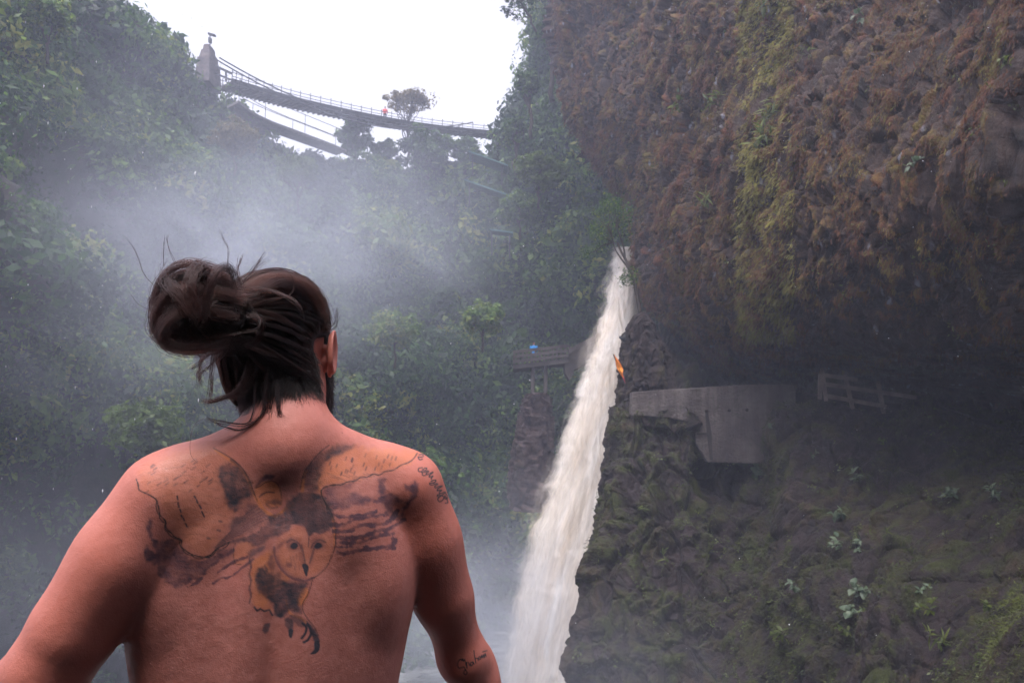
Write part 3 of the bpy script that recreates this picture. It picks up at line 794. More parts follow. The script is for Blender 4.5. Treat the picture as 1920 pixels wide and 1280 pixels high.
def surface_nets(f, lo, hi, h):
    lo, hi = np.asarray(lo, float), np.asarray(hi, float)
    n = np.ceil((hi - lo) / h).astype(int) + 1
    ax = [lo[i] + h * np.arange(n[i]) for i in range(3)]
    B = 5                                     # coarse pass first, fine values only near the surface
    cn_ = [int(math.ceil(k / B)) for k in n]
    cax = [lo[i] + h * (B * np.arange(cn_[i]) + (B - 1) / 2) for i in range(3)]
    CP = np.stack(np.meshgrid(*cax, indexing='ij'), -1).reshape(-1, 3)
    CV = f(CP).reshape(cn_)
    V = np.repeat(np.repeat(np.repeat(CV, B, 0), B, 1), B, 2)[:n[0], :n[1], :n[2]].copy()
    m_ = np.abs(V) < h * B * 1.3 + 0.006
    ii = np.stack(np.nonzero(m_), 1)
    for c0 in range(0, len(ii), 400000):
        w0 = ii[c0:c0 + 400000]
        V[w0[:, 0], w0[:, 1], w0[:, 2]] = f(lo + h * w0)
    S = V < 0
    acc = np.zeros((n[0] - 1, n[1] - 1, n[2] - 1, 3)); cnt = np.zeros(acc.shape[:3])
    offs = [(i, j, k) for i in (0, 1) for j in (0, 1) for k in (0, 1)]
    sl = lambda o, m: tuple(slice(o[d], m[d] - 1 + o[d]) for d in range(3))
    for a in offs:
        for d in range(3):
            if a[d] == 0:
                b = list(a); b[d] = 1
                va, vb = V[sl(a, n)], V[sl(b, n)]
                cr = (va < 0) != (vb < 0)
                t = np.where(cr, va / np.where(cr, va - vb, 1), 0)
                for e in range(3):
                    acc[..., e] += np.where(cr, a[e] + (t if e == d else 0), 0)
                cnt += cr
    act = cnt > 0
    idx = -np.ones(act.shape, int); idx[act] = np.arange(act.sum())
    ijk = np.stack(np.nonzero(act), 1)
    verts = lo + h * (ijk + acc[act] / cnt[act][:, None])
    quads = []
    for d in range(3):
        e, g = [(1, 2), (2, 0), (0, 1)][d]
        sa = [slice(1, -1)] * 3; sa[d] = slice(0, -1)
        sb = list(sa); sb[d] = slice(1, None)
        s0, s1 = S[tuple(sa)], S[tuple(sb)]
        for flip in (0, 1):
            w_ = np.stack(np.nonzero((s0 & ~s1) if flip == 0 else (~s0 & s1)), 1)
            if not len(w_): continue
            base = w_ + 1; base[:, d] -= 1
            def g_(de, dg):
                q = base.copy(); q[:, e] -= de; q[:, g] -= dg
                return idx[q[:, 0], q[:, 1], q[:, 2]]
            Q = np.stack([g_(1, 1), g_(0, 1), g_(0, 0), g_(1, 0)], 1)
            quads.append(Q if flip == 0 else Q[:, ::-1])
    return verts, np.concatenate(quads)

# ------------------------------------------------------------------ trees
def limb_pts(a, b, n=6, wob=0.06):
    a, b = np.asarray(a, float), np.asarray(b, float)
    L = np.linalg.norm(b - a)
    t = np.linspace(0, 1, n)[:, None]
    w_ = rng.normal(size=(n, 3)) * wob * L; w_[0] = 0; w_[-1] = 0
    return a + (b - a) * t + w_ * np.sin(np.pi * t)
def tree(name, label, base, height, crown_r, mat, lean=(0, 0, 0), nleaf=2600, leaf=0.35, clumps=40, flat=0.7, trunk_r=None, group=None, tint=0.45, crown_low=0.35, cat='tree', visible_trunk=True):
    base = np.asarray(base, float)
    root = thing(name, label, cat, base, group)
    top = np.array(lean, float) + np.array([0, 0, height])
    tr = trunk_r or height * 0.028
    mb = MB()
    tp = limb_pts((0, 0, 0), top * 0.8, 9, 0.03)
    mb.tube(tp, np.linspace(tr, tr * 0.45, 9), 8)
    cl, cr = [], []
    for k in range(clumps):
        u = rng.normal(size=3); u /= np.linalg.norm(u)
        c = top * (0.5 + crown_low * 0.5) + np.array([0, 0, height * 0.12]) + u * np.array([crown_r, crown_r, crown_r * flat]) * (0.35 + 0.6 * rng.random())
        cl.append(c); cr.append(crown_r * (0.16 + 0.26 * rng.random() ** 2))
        if k < 14:
            i = rng.integers(3, 8)
            mb.tube(limb_pts(tp[i], c, 6, 0.05), np.linspace(tr * 0.42, tr * 0.08, 6), 5)
    cl, cr = np.array(cl), np.array(cr)
    mb.build('trunk', M_BARK, root, smooth=True)
    idx = rng.integers(0, clumps, nleaf)
    d_ = rng.normal(size=(nleaf, 3)); d_ /= np.linalg.norm(d_, axis=1)[:, None]
    c = cl[idx] + d_ * (cr[idx] * (0.3 + 0.75 * rng.random(nleaf) ** 0.5))[:, None] * np.array([1, 1, 0.75])
    n = d_ + np.array([0, 0, 0.5]) + rng.normal(size=(nleaf, 3)) * 0.5; n /= np.linalg.norm(n, axis=1)[:, None]
    v, f = leaf_quads(c, n, leaf * (0.6 + 0.8 * rng.random(nleaf)))
    t = np.clip(tint + 0.3 * (rng.random(clumps)[idx] - 0.5) + 0.12 * rng.normal(size=nleaf), 0, 1)
    obj('crown', np_mesh('crown', v, f, False, {'tint': np.repeat(t, 4)}), root, mat)
    return root
def tree_px(name, label, pxb, pyb, d, pyt, rpx, mat, lean_px=0, **kw):
    b = at(pxb, pyb, d); t = at(pxb + lean_px, pyt, d)
    h = (t - b)[2]
    return tree(name, label, b, h, rpx * d / F, mat, lean=(t[0] - b[0], 0, 0), **kw)
G_R = 'trees along the far rim of the gorge'
tree_px('rim_tree', 'tall pale olive tree standing against the sky behind the upper footbridge', 765, 305, 84, 200, 50, M_LEAF_YEL, nleaf=2300, leaf=0.34, clumps=44, flat=0.26, group=G_R, tint=0.35, crown_low=0.95)
tree_px('rim_tree', 'dark pointed tree on the rim left of the white gap under the footbridge', 668, 345, 76, 230, 40, M_LEAF, nleaf=5200, leaf=0.42, clumps=44, flat=1.0, group=G_R, tint=0.30)
tree_px('rim_tree', 'round dark tree on the rim right of the white gap under the footbridge', 800, 350, 80, 258, 52, M_LEAF, nleaf=5600, leaf=0.42, clumps=48, flat=0.75, group=G_R, tint=0.36)
tree_px('rim_tree', 'spreading thin tree on the rim below the right end of the footbridge', 872, 350, 80, 268, 38, M_LEAF, nleaf=3000, leaf=0.4, clumps=36, flat=0.7, group=G_R, tint=0.4)
tree_px('rim_tree', 'small leafy tree on the rim between the two pale sky gaps', 720, 340, 78, 268, 34, M_LEAF, nleaf=3000, leaf=0.4, clumps=28, flat=0.8, group=G_R, tint=0.45)
tree_px('leafy_tree', 'bright yellow green tree in front of the right gorge wall', 1010, 400, 66, 305, 52, M_LEAF_BRIGHT, nleaf=5200, leaf=0.36, clumps=68, flat=0.75, tint=0.35)
tree_px('leafy_tree', 'soft green tree growing below the yellow green tree on the right wall', 975, 450, 66, 375, 40, M_LEAF, nleaf=3400, leaf=0.36, clumps=52, flat=0.8, tint=0.5)
G_W = 'trees leaning out from the top of the right gorge wall'
tree_px('wall_tree', 'thin sparse branches reaching left into the sky at the top edge', 1005, 60, 62, -20, 46, M_LEAF, lean_px=-44, nleaf=900, leaf=0.30, clumps=52, flat=0.9, group=G_W, tint=0.3)
tree_px('wall_tree', 'bushy hazy tree on the right wall above the end of the footbridge', 996, 260, 68, 130, 28, M_LEAF, lean_px=-10, nleaf=4200, leaf=0.36, clumps=60, flat=1.1, group=G_W, tint=0.42)
tree_px('wall_tree', 'hazy green shrub tree hanging at the right end of the footbridge', 966, 330, 70, 222, 24, M_LEAF, nleaf=3000, leaf=0.36, clumps=48, flat=1.2, group=G_W, tint=0.5)
tree_px('wall_tree', 'tall tree against the rock face just under the top edge', 1036, 190, 64, 10, 28, M_LEAF, nleaf=4600, leaf=0.36, clumps=64, flat=1.2, group=G_W, tint=0.36)
G_S = 'bushy crowns standing out of the gorge slope'
for lab_, a_, m_, n_, tt in (
    ('yellow green bush spreading over the ledge behind the man\'s left shoulder', (272, 850, 30, 790, 70), M_LEAF_BRIGHT, 3200, 0.2),
    ('pale green tree crown showing through the mist above the hair bun', (560, 400, 50, 300, 46), M_LEAF_BRIGHT, 3000, 0.05),
    ('olive tree crown on the slope under the bridge tower', (440, 330, 50, 240, 48), M_LEAF_YEL, 3200, 0.1),
    ('broad green tree crown at the far left edge', (90, 120, 38, 10, 50), M_LEAF, 4200, 0.62),
    ('light green tree crown on the slope right of the man\'s ear', (740, 690, 46, 600, 50), M_LEAF, 3400, 0.72),
    ('drooping green crown just left of the balcony', (905, 660, 48, 575, 46), M_LEAF, 3400, 0.66)):
    tree_px('slope_tree', lab_, *a_, m_, nleaf=n_, leaf=0.26, clumps=70, flat=0.75, group=G_S, tint=tt)
G_L = 'trees on the near left rim'
tree_px('slope_tree', 'bushy tree breaking the skyline at the top left', 250, 110, 52, 18, 24, M_LEAF, nleaf=3000, leaf=0.3, clumps=56, flat=0.9, group=G_L, tint=0.4)
tree_px('slope_tree', 'small ragged tree on the left rim just before the bridge tower', 322, 150, 57, 82, 22, M_LEAF, nleaf=2600, leaf=0.3, clumps=44, flat=0.9, group=G_L, tint=0.45)
tree_px('slope_tree', 'tall yellow green tree at the top edge of the left slope', 160, 90, 48, -40, 40, M_LEAF_BRIGHT, nleaf=4600, leaf=0.3, clumps=60, flat=1.0, group=G_L, tint=0.2)

# leaning tree rooted on the cliff tip beside the fall
b0 = at(1199, 588, 33.6)
lt = thing('leaning_tree', 'slender two stemmed tree leaning over the waterfall from the cliff tip', 'tree', b0)
mb = MB()
def rel(px, py, d=33.6): return at(px, py, d) - b0
s1 = [(1201, 592), (1196, 560), (1190, 530), (1182, 505), (1172, 485), (1163, 468), (1158, 455)]
s2 = [(1186, 516), (1176, 500), (1164, 484), (1154, 468), (1150, 455)]
s3 = [(1172, 485), (1170, 468), (1165, 450), (1160, 435), (1156, 420)]
for s_, r_ in ((s1, 0.09), (s2, 0.05), (s3, 0.045)):
    P = catmull(np.array([rel(*q) for q in s_]), np.linspace(0, len(s_) - 1, 16))
    mb.tube(P, np.linspace(r_, r_ * 0.45, 16), 8)
tips = [(1120, 400), (1135, 385), (1150, 392), (1165, 400), (1128, 420), (1145, 415), (1160, 425), (1175, 415), (1118, 440), (1132, 445), (1150, 440), (1112, 428), (1172, 440), (1125, 462), (1100, 475), (1140, 375), (1160, 380), (1178, 395)]
for q in tips:
    a = rel(*s2[-1]) if q[0] < 1150 else rel(*s3[-1])
    mb.tube(limb_pts(a, rel(*q), 6, 0.06), np.linspace(0.03, 0.008, 6), 5)
mb.build('trunk', M_BARK, lt, smooth=True)
cl = np.array([rel(q[0], q[1], 33.6 + rng.normal() * 0.5) for q in tips] + [rel(1178, 517, 33.5), rel(1172, 524, 33.5), rel(1188, 520, 33.6)])
nl = 2600
idx = rng.integers(0, len(cl), nl)
c = cl[idx] + rng.normal(size=(nl, 3)) * 0.17
n = rng.normal(size=(nl, 3)) + np.array([0, 0, 0.8]); n /= np.linalg.norm(n, axis=1)[:, None]
v, f = leaf_quads(c, n, 0.07 + 0.08 * rng.random(nl), aspect=0.4)
obj('crown', np_mesh('crown', v, f, False, {'tint': np.repeat(np.clip(0.42 + 0.25 * rng.normal(size=nl), 0, 1), 4)}), lt, M_LEAF)

# ------------------------------------------------------------------ upper suspension footbridge
BR = [(422, 160, 60), (470, 174, 63), (540, 193, 67), (620, 211, 71.5), (700, 227, 76), (780, 240, 80), (860, 249, 83), (935, 256, 85)]
br_c = catmull(np.array([at(*q) for q in BR]), np.linspace(0, len(BR) - 1, 60))
bo = at(400, 160, 59)
bridge = thing('footbridge', 'long dark suspension footbridge sagging across the sky', 'footbridge', bo)
M_DECK = simple_mat('bridge_planks', (0.10, 0.095, 0.10), (0.18, 0.17, 0.17), 3, 0.8, 0.4)
perp = np.array([-0.55, 0.0, 0]) 
tdir = br_c[-1] - br_c[0]; tdir[2] = 0; tdir /= np.linalg.norm(tdir)
pv = np.array([-tdir[1], tdir[0], 0])
def deck_strip(c, half, thick, off=0.0):
    V = []
    for p in c:
        for sx_ in (-1, 1):
            for sz in (-1, 1):
                V.append(p + pv * half * sx_ + np.array([0, 0, off + sz * thick / 2]))
    Q = []
    for i in range(len(c) - 1):
        a = i * 4; b = a + 4
        Q += [[a, a + 2, b + 2, b], [a + 1, b + 1, b + 3, a + 3], [a, b, b + 1, a + 1], [a + 2, a + 3, b + 3, b + 2]]
    Q += [[0, 1, 3, 2], [len(V) - 4, len(V) - 2, len(V) - 1, len(V) - 3]]
    return V, Q
mb = MB(); V, Q = deck_strip(br_c, 0.9, 0.16); mb.add(V, Q)
for i in range(1, 60, 1):     # cross bearers under the deck
    mb.box(br_c[i] - np.array([0, 0, 0.14]), (0.14, 1.9, 0.08), Quaternion((0, 0, 1), math.atan2(tdir[1], tdir[0])))
mb.build('deck', M_DECK, bridge, off=bo)
for sx_ in (-1, 1):
    mb = MB()
    for k, hgt in enumerate((0.45, 0.75)):
        mb.tube(br_c + pv * sx_ + np.array([0, 0, hgt]), 0.03 + 0.0 * k, 5)
    for i in range(0, 60, 2):
        mb.tube([br_c[i] + pv * sx_, br_c[i] + pv * sx_ + np.array([0, 0, 0.95])], 0.035, 5)
    # wire mesh kick boards that make the deck read dark and deep from below
    V, Q = deck_strip(br_c, 0.03, 0.32); V = np.array(V) + pv * sx_ * 0.92 + np.array([0, 0, 0.15]); mb.add(V, Q)
    mb.build('railing', M_IRON, bridge, off=bo)
def tower_pt(px, py): return at(px, py, 59)
for y0, y1, sx_ in ((92, 238, 1), (112, 246, -1)):
    mb = MB()
    a = tower_pt(400, y0 + 3) + pv * sx_ * 0.9; e = br_c[52] + pv * sx_ + np.array([0, 0, 1.0])
    t = np.linspace(0, 1, 50)
    P = a + (e - a) * t[:, None]
    P[:, 2] -= 4 * 2.4 * t * (1 - t)
    mb.tube(P, 0.06, 5)
    for i in range(2, 48, 2):
        j = int(np.argmin(np.abs(br_c[:, 0] - P[i, 0])))
        if P[i, 2] > br_c[j, 2] + 0.9:
            mb.tube([P[i], br_c[j] + pv * sx_ + np.array([0, 0, 0.9])], 0.012, 4)
    mb.build('main_cable', M_IRON, bridge, off=bo)
# tower
M_STONE = simple_mat('tower_stone', (0.06, 0.055, 0.06), (0.14, 0.12, 0.12), 2.5, 0.9, 0.6)
to = at(392, 152, 59)
tw = thing('bridge_tower', 'stepped stone bridge tower with a small lamp on top at the left end', 'tower', to)
mb = MB()
def lvl(x0, x1, y0, y1, dep, tap=1.0):
    a, b = at(x0, y1, 59), at(x1, y0, 59)
    mb.box(((a[0] + b[0]) / 2, 59, (a[2] + b[2]) / 2), (abs(b[0] - a[0]), dep, abs(b[2] - a[2])), taper=tap)
lvl(376, 406, 118, 165, 2.6, 0.85)
lvl(382, 403, 101, 117.5, 2.0, 0.8)
lvl(386, 399, 89, 100.5, 1.4, 0.85)
mb.build('shaft', M_STONE, tw, off=to, bevel=0.06)
mb = MB(); lvl(391.5, 396.5, 72, 81, 0.3); 
mb.tube([at(394, 90, 59), at(394, 64, 59)], 0.035, 6)
mb.beam(at(391, 64, 59), at(404, 67.5, 59), 0.3, 0.12)
mb.build('lamp', M_IRON, tw, off=to)
# stair rail on the abutment
ro = at(418, 135, 59)
rl = thing('stair_rail', 'short dark handrail stepping down from the bridge tower', 'railing', ro)
mb = MB()
mb.beam(at(399, 122, 59), at(434, 138, 59), 0.14, 0.16); mb.beam(at(401, 137, 59), at(433, 150, 59), 0.12, 0.13)
for q in ((424, 133, 152),): mb.beam(at(q[0], q[1], 59), at(q[0], q[2], 59), 0.13, 0.13)
mb.build('rails', M_IRON, rl, off=ro)

# ------------------------------------------------------------------ lower footbridge descending to the right
LB = [(436, 196, 58), (470, 220, 60), (520, 242, 63), (580, 264, 67), (640, 286, 71)]
lc = catmull(np.array([at(*q) for q in LB]), np.linspace(0, len(LB) - 1, 40))
lo_ = lc[0]
lb = thing('lower_footbridge', 'lower footbridge sloping down to the right beneath the upper one', 'footbridge', lo_)
mb = MB(); V, Q = deck_strip(lc, 0.8, 0.2); mb.add(V, Q); mb.build('deck', M_DECK, lb, off=lo_)
for sx_, hs_ in ((-1, (0.9, 1.7)), (1, (0.9, 1.7))):
    mb = MB()
    for h_ in hs_: mb.tube(lc + pv * sx_ * 0.9 + np.array([0, 0, h_]), 0.03, 5)
    for i in range(0, 40, 13): mb.tube([lc[i] + pv * sx_ * 0.9, lc[i] + pv * sx_ * 0.9 + np.array([0, 0, 1.7])], 0.025, 4)
    mb.build('railing', M_IRON, lb, off=lo_)
mb = MB(); mb.prism([at(438, 200, 57.6), at(490, 228, 61), at(480, 240, 61), at(446, 222, 58)], (0.2, 1.5, 0)); mb.build('stone_end', M_STONE, lb, off=lo_)

# teal roofs and stairs in the trees on the right bank
G_T = 'teal roofed stair sections among the right bank trees'
def roof_piece(label, a, b, w_, name='stair_roof', post=True, slats=0):
    a, b = np.asarray(a), np.asarray(b)
    r = thing(name, label, 'roof', a, G_T)
    mb = MB()
    d = b - a; L = np.linalg.norm(d); q = Vector(d).to_track_quat('X', 'Z')
    mb.box((a + b) / 2, (L, w_, 0.12), q)
    for k in range(int(L / 0.5)):
        mb.box(a + d * (k + 0.5) / int(L / 0.5) + np.array([0, 0, 0.09]), (0.06, w_, 0.06), q)
    mb.build('roof_sheet', M_TEAL, r, off=a)
    for k in range(2):
        p = a + d * (0.1 + 0.75 * k)
        mb = MB(); mb.beam(p - np.array([0, w_ * .35, 0.08]), p - np.array([0, w_ * .35, 2.1]), 0.12, 0.12); mb.build('post', M_IRON, r, off=a)
    return r
roof_piece('long dark teal roof edge under the right end of the upper footbridge', at(880, 292, 76), at(952, 318, 76), 2.6)
roof_piece('teal slatted stair roof half hidden by leaves', at(872, 342, 68), at(962, 374, 68), 1.6)
roof_piece('small pale teal roof panel low in the dark trees', at(918, 434, 64), at(962, 440, 64), 1.4)

# ------------------------------------------------------------------ viewing balcony left of the fall
vo = at(1010, 690, 50)
vb = thing('viewing_balcony', 'concrete viewing balcony on two pillars left of the waterfall', 'balcony', vo)
def cprism(pts, d, thick, name, mat=None, parent=vb, off=vo, bevel=0.0):
    mb = MB(); mb.prism([at(x, y, d) for x, y in pts], (0, thick, 0)); return mb.build(name, mat or M_OLDC, parent, off=off, bevel=bevel)
M_OLDC = simple_mat('old_concrete', (0.04, 0.036, 0.034), (0.085, 0.075, 0.07), 1.1, 0.9, 0.5, bump_scale=16)
cprism([(962, 684), (1066, 672), (1066, 680), (962, 692)], 50, 3.0, 'floor_slab')
mb = MB()
for x in range(964, 1070, 8):
    y = 684 - (x - 962) * 0.115
    mb.beam(at(x, y, 50), at(x, y - 24, 50), 0.12, 0.12)
for k in (24, 15, 6):
    mb.beam(at(962, 684 - k, 50), at(1066, 672 - k, 50), 0.16, 0.18)
mb.build('parapet', M_OLDC, vb, off=vo)
cprism([(1066, 654), (1128, 622), (1128, 632), (1066, 664)], 49.5, 0.4, 'stair_parapet')
cprism([(1062, 664), (1130, 632), (1130, 668), (1064, 700)], 50.2, 2.6, 'stair_wall')
for x0, x1, yb in ((996, 1003, 738), (1020, 1027, 738)):
    cprism([(x0, 686), (x1, 685), (x1 - 1, yb), (x0 - 1, yb)], 50.3, 0.35, 'pillar', bevel=0.03)
cprism([(1058, 680), (1072, 678), (1076, 700), (1068, 712), (1060, 700)], 50.1, 1.5, 'corbel')
rb = blob_column('balcony_rock', [ring(990, 1028, 736, 50, .8), ring(982, 1034, 742, 50, 1.4), ring(972, 1042, 770, 50.3, 1.8), ring(962, 1046, 810, 50.6, 2.4), ring(950, 1050, 880, 51, 3), ring(950, 1050, 960, 51.5, 3)], 70, 340,
                 rock_mat('pink_rock', (0.06, 0.045, 0.045), (0.12, 0.085, 0.08), (0.18, 0.10, 0.085), (0.07, 0.07, 0.03), 0.35), 0.3)
tag(rb, 'pinkish boulder under the balcony pillars', 'boulder')

# ------------------------------------------------------------------ concrete retaining wall on the near cliff
wo_ = at(1330, 790, 30)
cw = thing('retaining_wall', 'grey board marked concrete retaining wall bridging the gap in the cliff path', 'wall', wo_)
def wp(x, y): return at(x, y, 30.4 - (x - 1185) * 0.0062)
m, nt, out = new_mat('board_marked_concrete')
v = coords(nt)
c = ramp(nt, noise_tex(nt, v, 0.9, 6, 0.65, 0.4), [(0.3, (0.065, 0.052, 0.050)), (0.5, (0.12, 0.098, 0.092)), (0.7, (0.16, 0.135, 0.125))])
st = ramp(nt, noise_tex(nt, coords(nt, (2.2, 2.2, 0.18)), 1.0, 5, 0.6, 0.5), [(0.42, (0.45, 0.42, 0.42)), (0.62, (1, 1, 1))])
c = mix(nt, 0.8, c, st, 'MULTIPLY')
c = mix(nt, N(nt, 'ShaderNodeMapRange', {0: noise_tex(nt, v, 1.6, 6, 0.7, 1.0), 1: 0.56, 2: 0.7, 3: 0.0, 4: 0.85}).outputs[0], c, (0.035, 0.036, 0.016))
hh = N(nt, 'ShaderNodeMath', {0: noise_tex(nt, coords(nt, (9, 9, 1.0)), 1.0, 3), 1: noise_tex(nt, v, 12, 4, 0.7)}, operation='ADD').outputs[0]
hh = N(nt, 'ShaderNodeMath', {0: hh, 1: noise_tex(nt, v, 3.0, 6, 0.7)}, operation='ADD').outputs[0]
bb = N(nt, 'ShaderNodeBump', {'Strength': 1.0, 'Distance': 0.12, 'Height': hh})
p = N(nt, 'ShaderNodeBsdfPrincipled', {'Base Color': c, 'Roughness': 0.8, 'Normal': bb.outputs[0]})
nt.links.new(p.outputs[0], out.inputs[0])
M_BOARD = m
mb = MB()
top = [(1184, 735), (1250, 730), (1330, 725), (1420, 720), (1492, 722)]
bot = [(1492, 775), (1450, 812), (1446, 840), (1440, 869), (1326, 866), (1306, 832), (1302, 792), (1250, 782), (1182, 778)]
mb.prism([wp(*q) for q in top + bot], (0.05, 0.8, 0))
wall = mb.build('wall_panel', M_BOARD, cw, off=wo_, bevel=0.03)
mb = MB()

M_HOLE = simple_mat('dark_stain', (0.012, 0.01, 0.01), (0.03, 0.022, 0.02), 4, 0.7, 0.3)
for x, y in ((1324, 770), (1367, 769), (1400, 768), (1451, 774)):
    mb = MB(); P_ = wp(x, y); mb.tube([P_ + [0, -0.06, 0], P_ + [0, 0.1, 0]], 0.055, 12); mb.build('drain_pipe', M_HOLE, cw, smooth=True, off=wo_)
mb = MB()
mb.prism([wp(1322, 772) - [0, .012, 0], wp(1327, 772) - [0, .012, 0], wp(1334, 812) - [0, .012, 0], wp(1336, 862) - [0, .012, 0], wp(1331, 862) - [0, .012, 0], wp(1325, 812) - [0, .012, 0]], (0, 0.01, 0))
mb.beam(wp(1306, 813) - [0, .03, 0], wp(1328, 812) - [0, .03, 0], 0.05, 0.06)
mb.build('stain_streak', M_HOLE, cw, off=wo_)

# wooden fence under the overhang
fo = at(1620, 765, 25.6)
fe = thing('wooden_fence', 'weathered wooden fence on the path under the dark overhang', 'fence', fo)
def fp(x, y, dd=0): return at(x, y, 26.2 - (x - 1540) * 0.003 + dd)
for x0, y0, x1, y1 in ((1541, 690, 1549, 752), (1584, 702, 1600, 772), (1646, 715, 1657, 775), (1538, 700, 1537, 748)):
    mb = MB(); mb.beam(fp(x0, y0), fp(x1, y1), 0.11, 0.12); mb.build('post', M_WOOD, fe, off=fo, bevel=0.012)
for x0, y0, x1, y1 in ((1545, 703, 1608, 712), (1548, 720, 1718, 745), (1550, 742, 1662, 762)):
    mb = MB(); mb.beam(fp(x0, y0, -.07), fp(x1, y1, -.07), 0.07, 0.13); mb.build('rail', M_WOOD, fe, off=fo, bevel=0.01)
mb = MB(); mb.tube([fp(1600, 706), fp(1642, 712)], 0.03, 6); mb.tube([fp(1655, 708), fp(1655, 760)], 0.02, 6); mb.build('rail', M_IRON, fe, off=fo)

# path floor and back wall rock inside the cave
pf = MB()
pf.prism([at(1190, 742, 31.2), at(1500, 735, 28.8), at(1560, 752, 27.5), at(1760, 760, 26.5), at(1990, 850, 20.5), at(2050, 850, 26), at(1760, 745, 40), at(1330, 735, 44), at(1200, 740, 40)], (0, 0, -0.5))
pth = pf.build('path', M_LOW)
for a_ in ('ridge',):
    at_ = pth.data.attributes.new(a_, 'FLOAT', 'POINT'); at_.data.foreach_set('value', np.full(len(pth.data.vertices), 0.4, np.float32))
tag(pth, 'dark rock path running under the overhang', 'path', kind='structure')

# flag and metal bracket at the cliff edge
go = at(1166, 712, 31.5)
fl = thing('flag', 'orange pennant drooping from a thin pole at the cliff edge', 'flag', go)
mb = MB(); mb.tube([at(1172, 722, 31.5), at(1160, 690, 31.4), at(1150, 664, 31.3)], 0.022, 6); mb.build('pole', M_IRON, fl, off=go)
m, nt, out = new_mat('orange_cloth')
zz = N(nt, 'ShaderNodeSeparateXYZ', {0: N(nt, 'ShaderNodeTexCoord').outputs['Generated']}).outputs['Z']
c = ramp(nt, zz, [(0.0, (0.35, 0.03, 0.06)), (0.16, (0.40, 0.04, 0.06)), (0.24, (0.75, 0.17, 0.02)), (0.45, (0.80, 0.30, 0.03)), (1.0, (0.80, 0.18, 0.02))])
p = N(nt, 'ShaderNodeBsdfPrincipled', {'Base Color': c, 'Roughness': 0.7}); nt.links.new(p.outputs[0], out.inputs[0])
A_ = np.array([at(x, y, 31.35) for x, y in ((1151, 664), (1153, 675), (1156, 688), (1161, 698), (1166, 706), (1172, 718))])
B_ = np.array([at(x, y, 31.2) for x, y in ((1152, 665), (1160, 676), (1168, 690), (1168, 700), (1170, 708), (1173, 718))])
t = np.linspace(0, 5, 24); A_, B_ = catmull(A_, t), catmull(B_, t)
u = np.linspace(0, 1, 9)
Gf = A_[:, None] * (1 - u)[None, :, None] + B_[:, None] * u[None, :, None]
Gf[..., 1] += 0.05 * np.sin(u * 9)[None] + 0.03 * np.sin(t * 4)[:, None]
mef = np_mesh('cloth', Gf.reshape(-1, 3) - go, grid_faces(24, 9)); fo_ = obj('cloth', mef, fl, m)
sm_ = fo_.modifiers.new('s', 'SOLIDIFY'); sm_.thickness = 0.006
ko = at(1170, 634, 32)
bk = thing('metal_bracket', 'small dark forked bracket jutting from the pillar over the waterfall', 'bracket', ko)
mb = MB(); mb.beam(at(1172, 640, 32), at(1162, 631, 31.8), 0.09, 0.10); mb.beam(at(1173, 636, 32), at(1166, 633, 31.8), 0.16, 0.08); mb.build('arm', M_IRON, bk, off=ko, bevel=0.02)
mb = MB(); mb.tube([at(1171, 628, 32), at(1170, 638, 31.9)], 0.05, 8); mb.build('pin', M_IRON, bk, off=ko)

# ------------------------------------------------------------------ small leafy plants rooted on the rock
M_PALE = leaf_mat('pale_leaves', [(0.0, (0.05, 0.085, 0.05)), (0.5, (0.09, 0.13, 0.075)), (1.0, (0.17, 0.22, 0.14))], 0.4, 0.45)
gl_flat = G2l.reshape(-1, 3); gu_flat = G2c.reshape(-1, 3)
glx, gly = to_px(gl_flat); gux, guy = to_px(gu_flat)
nl_flat = Nl.reshape(-1, 3); nu_flat = Nn.reshape(-1, 3)
def surf_pt(px, py, upper):
    X_, Y_, P_, N_ = (gux, guy, gu_flat, nu_flat) if upper else (glx, gly, gl_flat, nl_flat)
    e = np.hypot(X_ - px, Y_ - py)
    k = np.nonzero(e < max(6, e.min() * 1.5 + 1))[0]
    j = k[np.argmin(P_[k, 1])]
    return P_[j], N_[j]
def big_leaf_mesh(specs):
    """specs: (base, direction, up, length, width) -> real leaves with a midrib fold"""
    V, Q = [], []
    for b, d, u_, L, W_ in specs:
        d = d / np.linalg.norm(d); s = np.cross(d, u_); s /= np.linalg.norm(s) + 1e-9; u2 = np.cross(s, d)
        n0 = len(V)
        ts = np.array([0, .15, .35, .6, .82, 1.0]); ws = np.array([.06, .55, 1, .9, .5, .02]) * W_ / 2
        for t_, w_ in zip(ts, ws):
            c_ = b + d * L * t_ - u2 * L * 0.28 * t_ * t_
            V += [c_ - s * w_ + u2 * w_ * 0.35, c_, c_ + s * w_ + u2 * w_ * 0.35]
        for i in range(5):
            a = n0 + i * 3
            Q += [[a, a + 1, a + 4, a + 3], [a + 1, a + 2, a + 5, a + 4]]
    return np.array(V), np.array(Q)
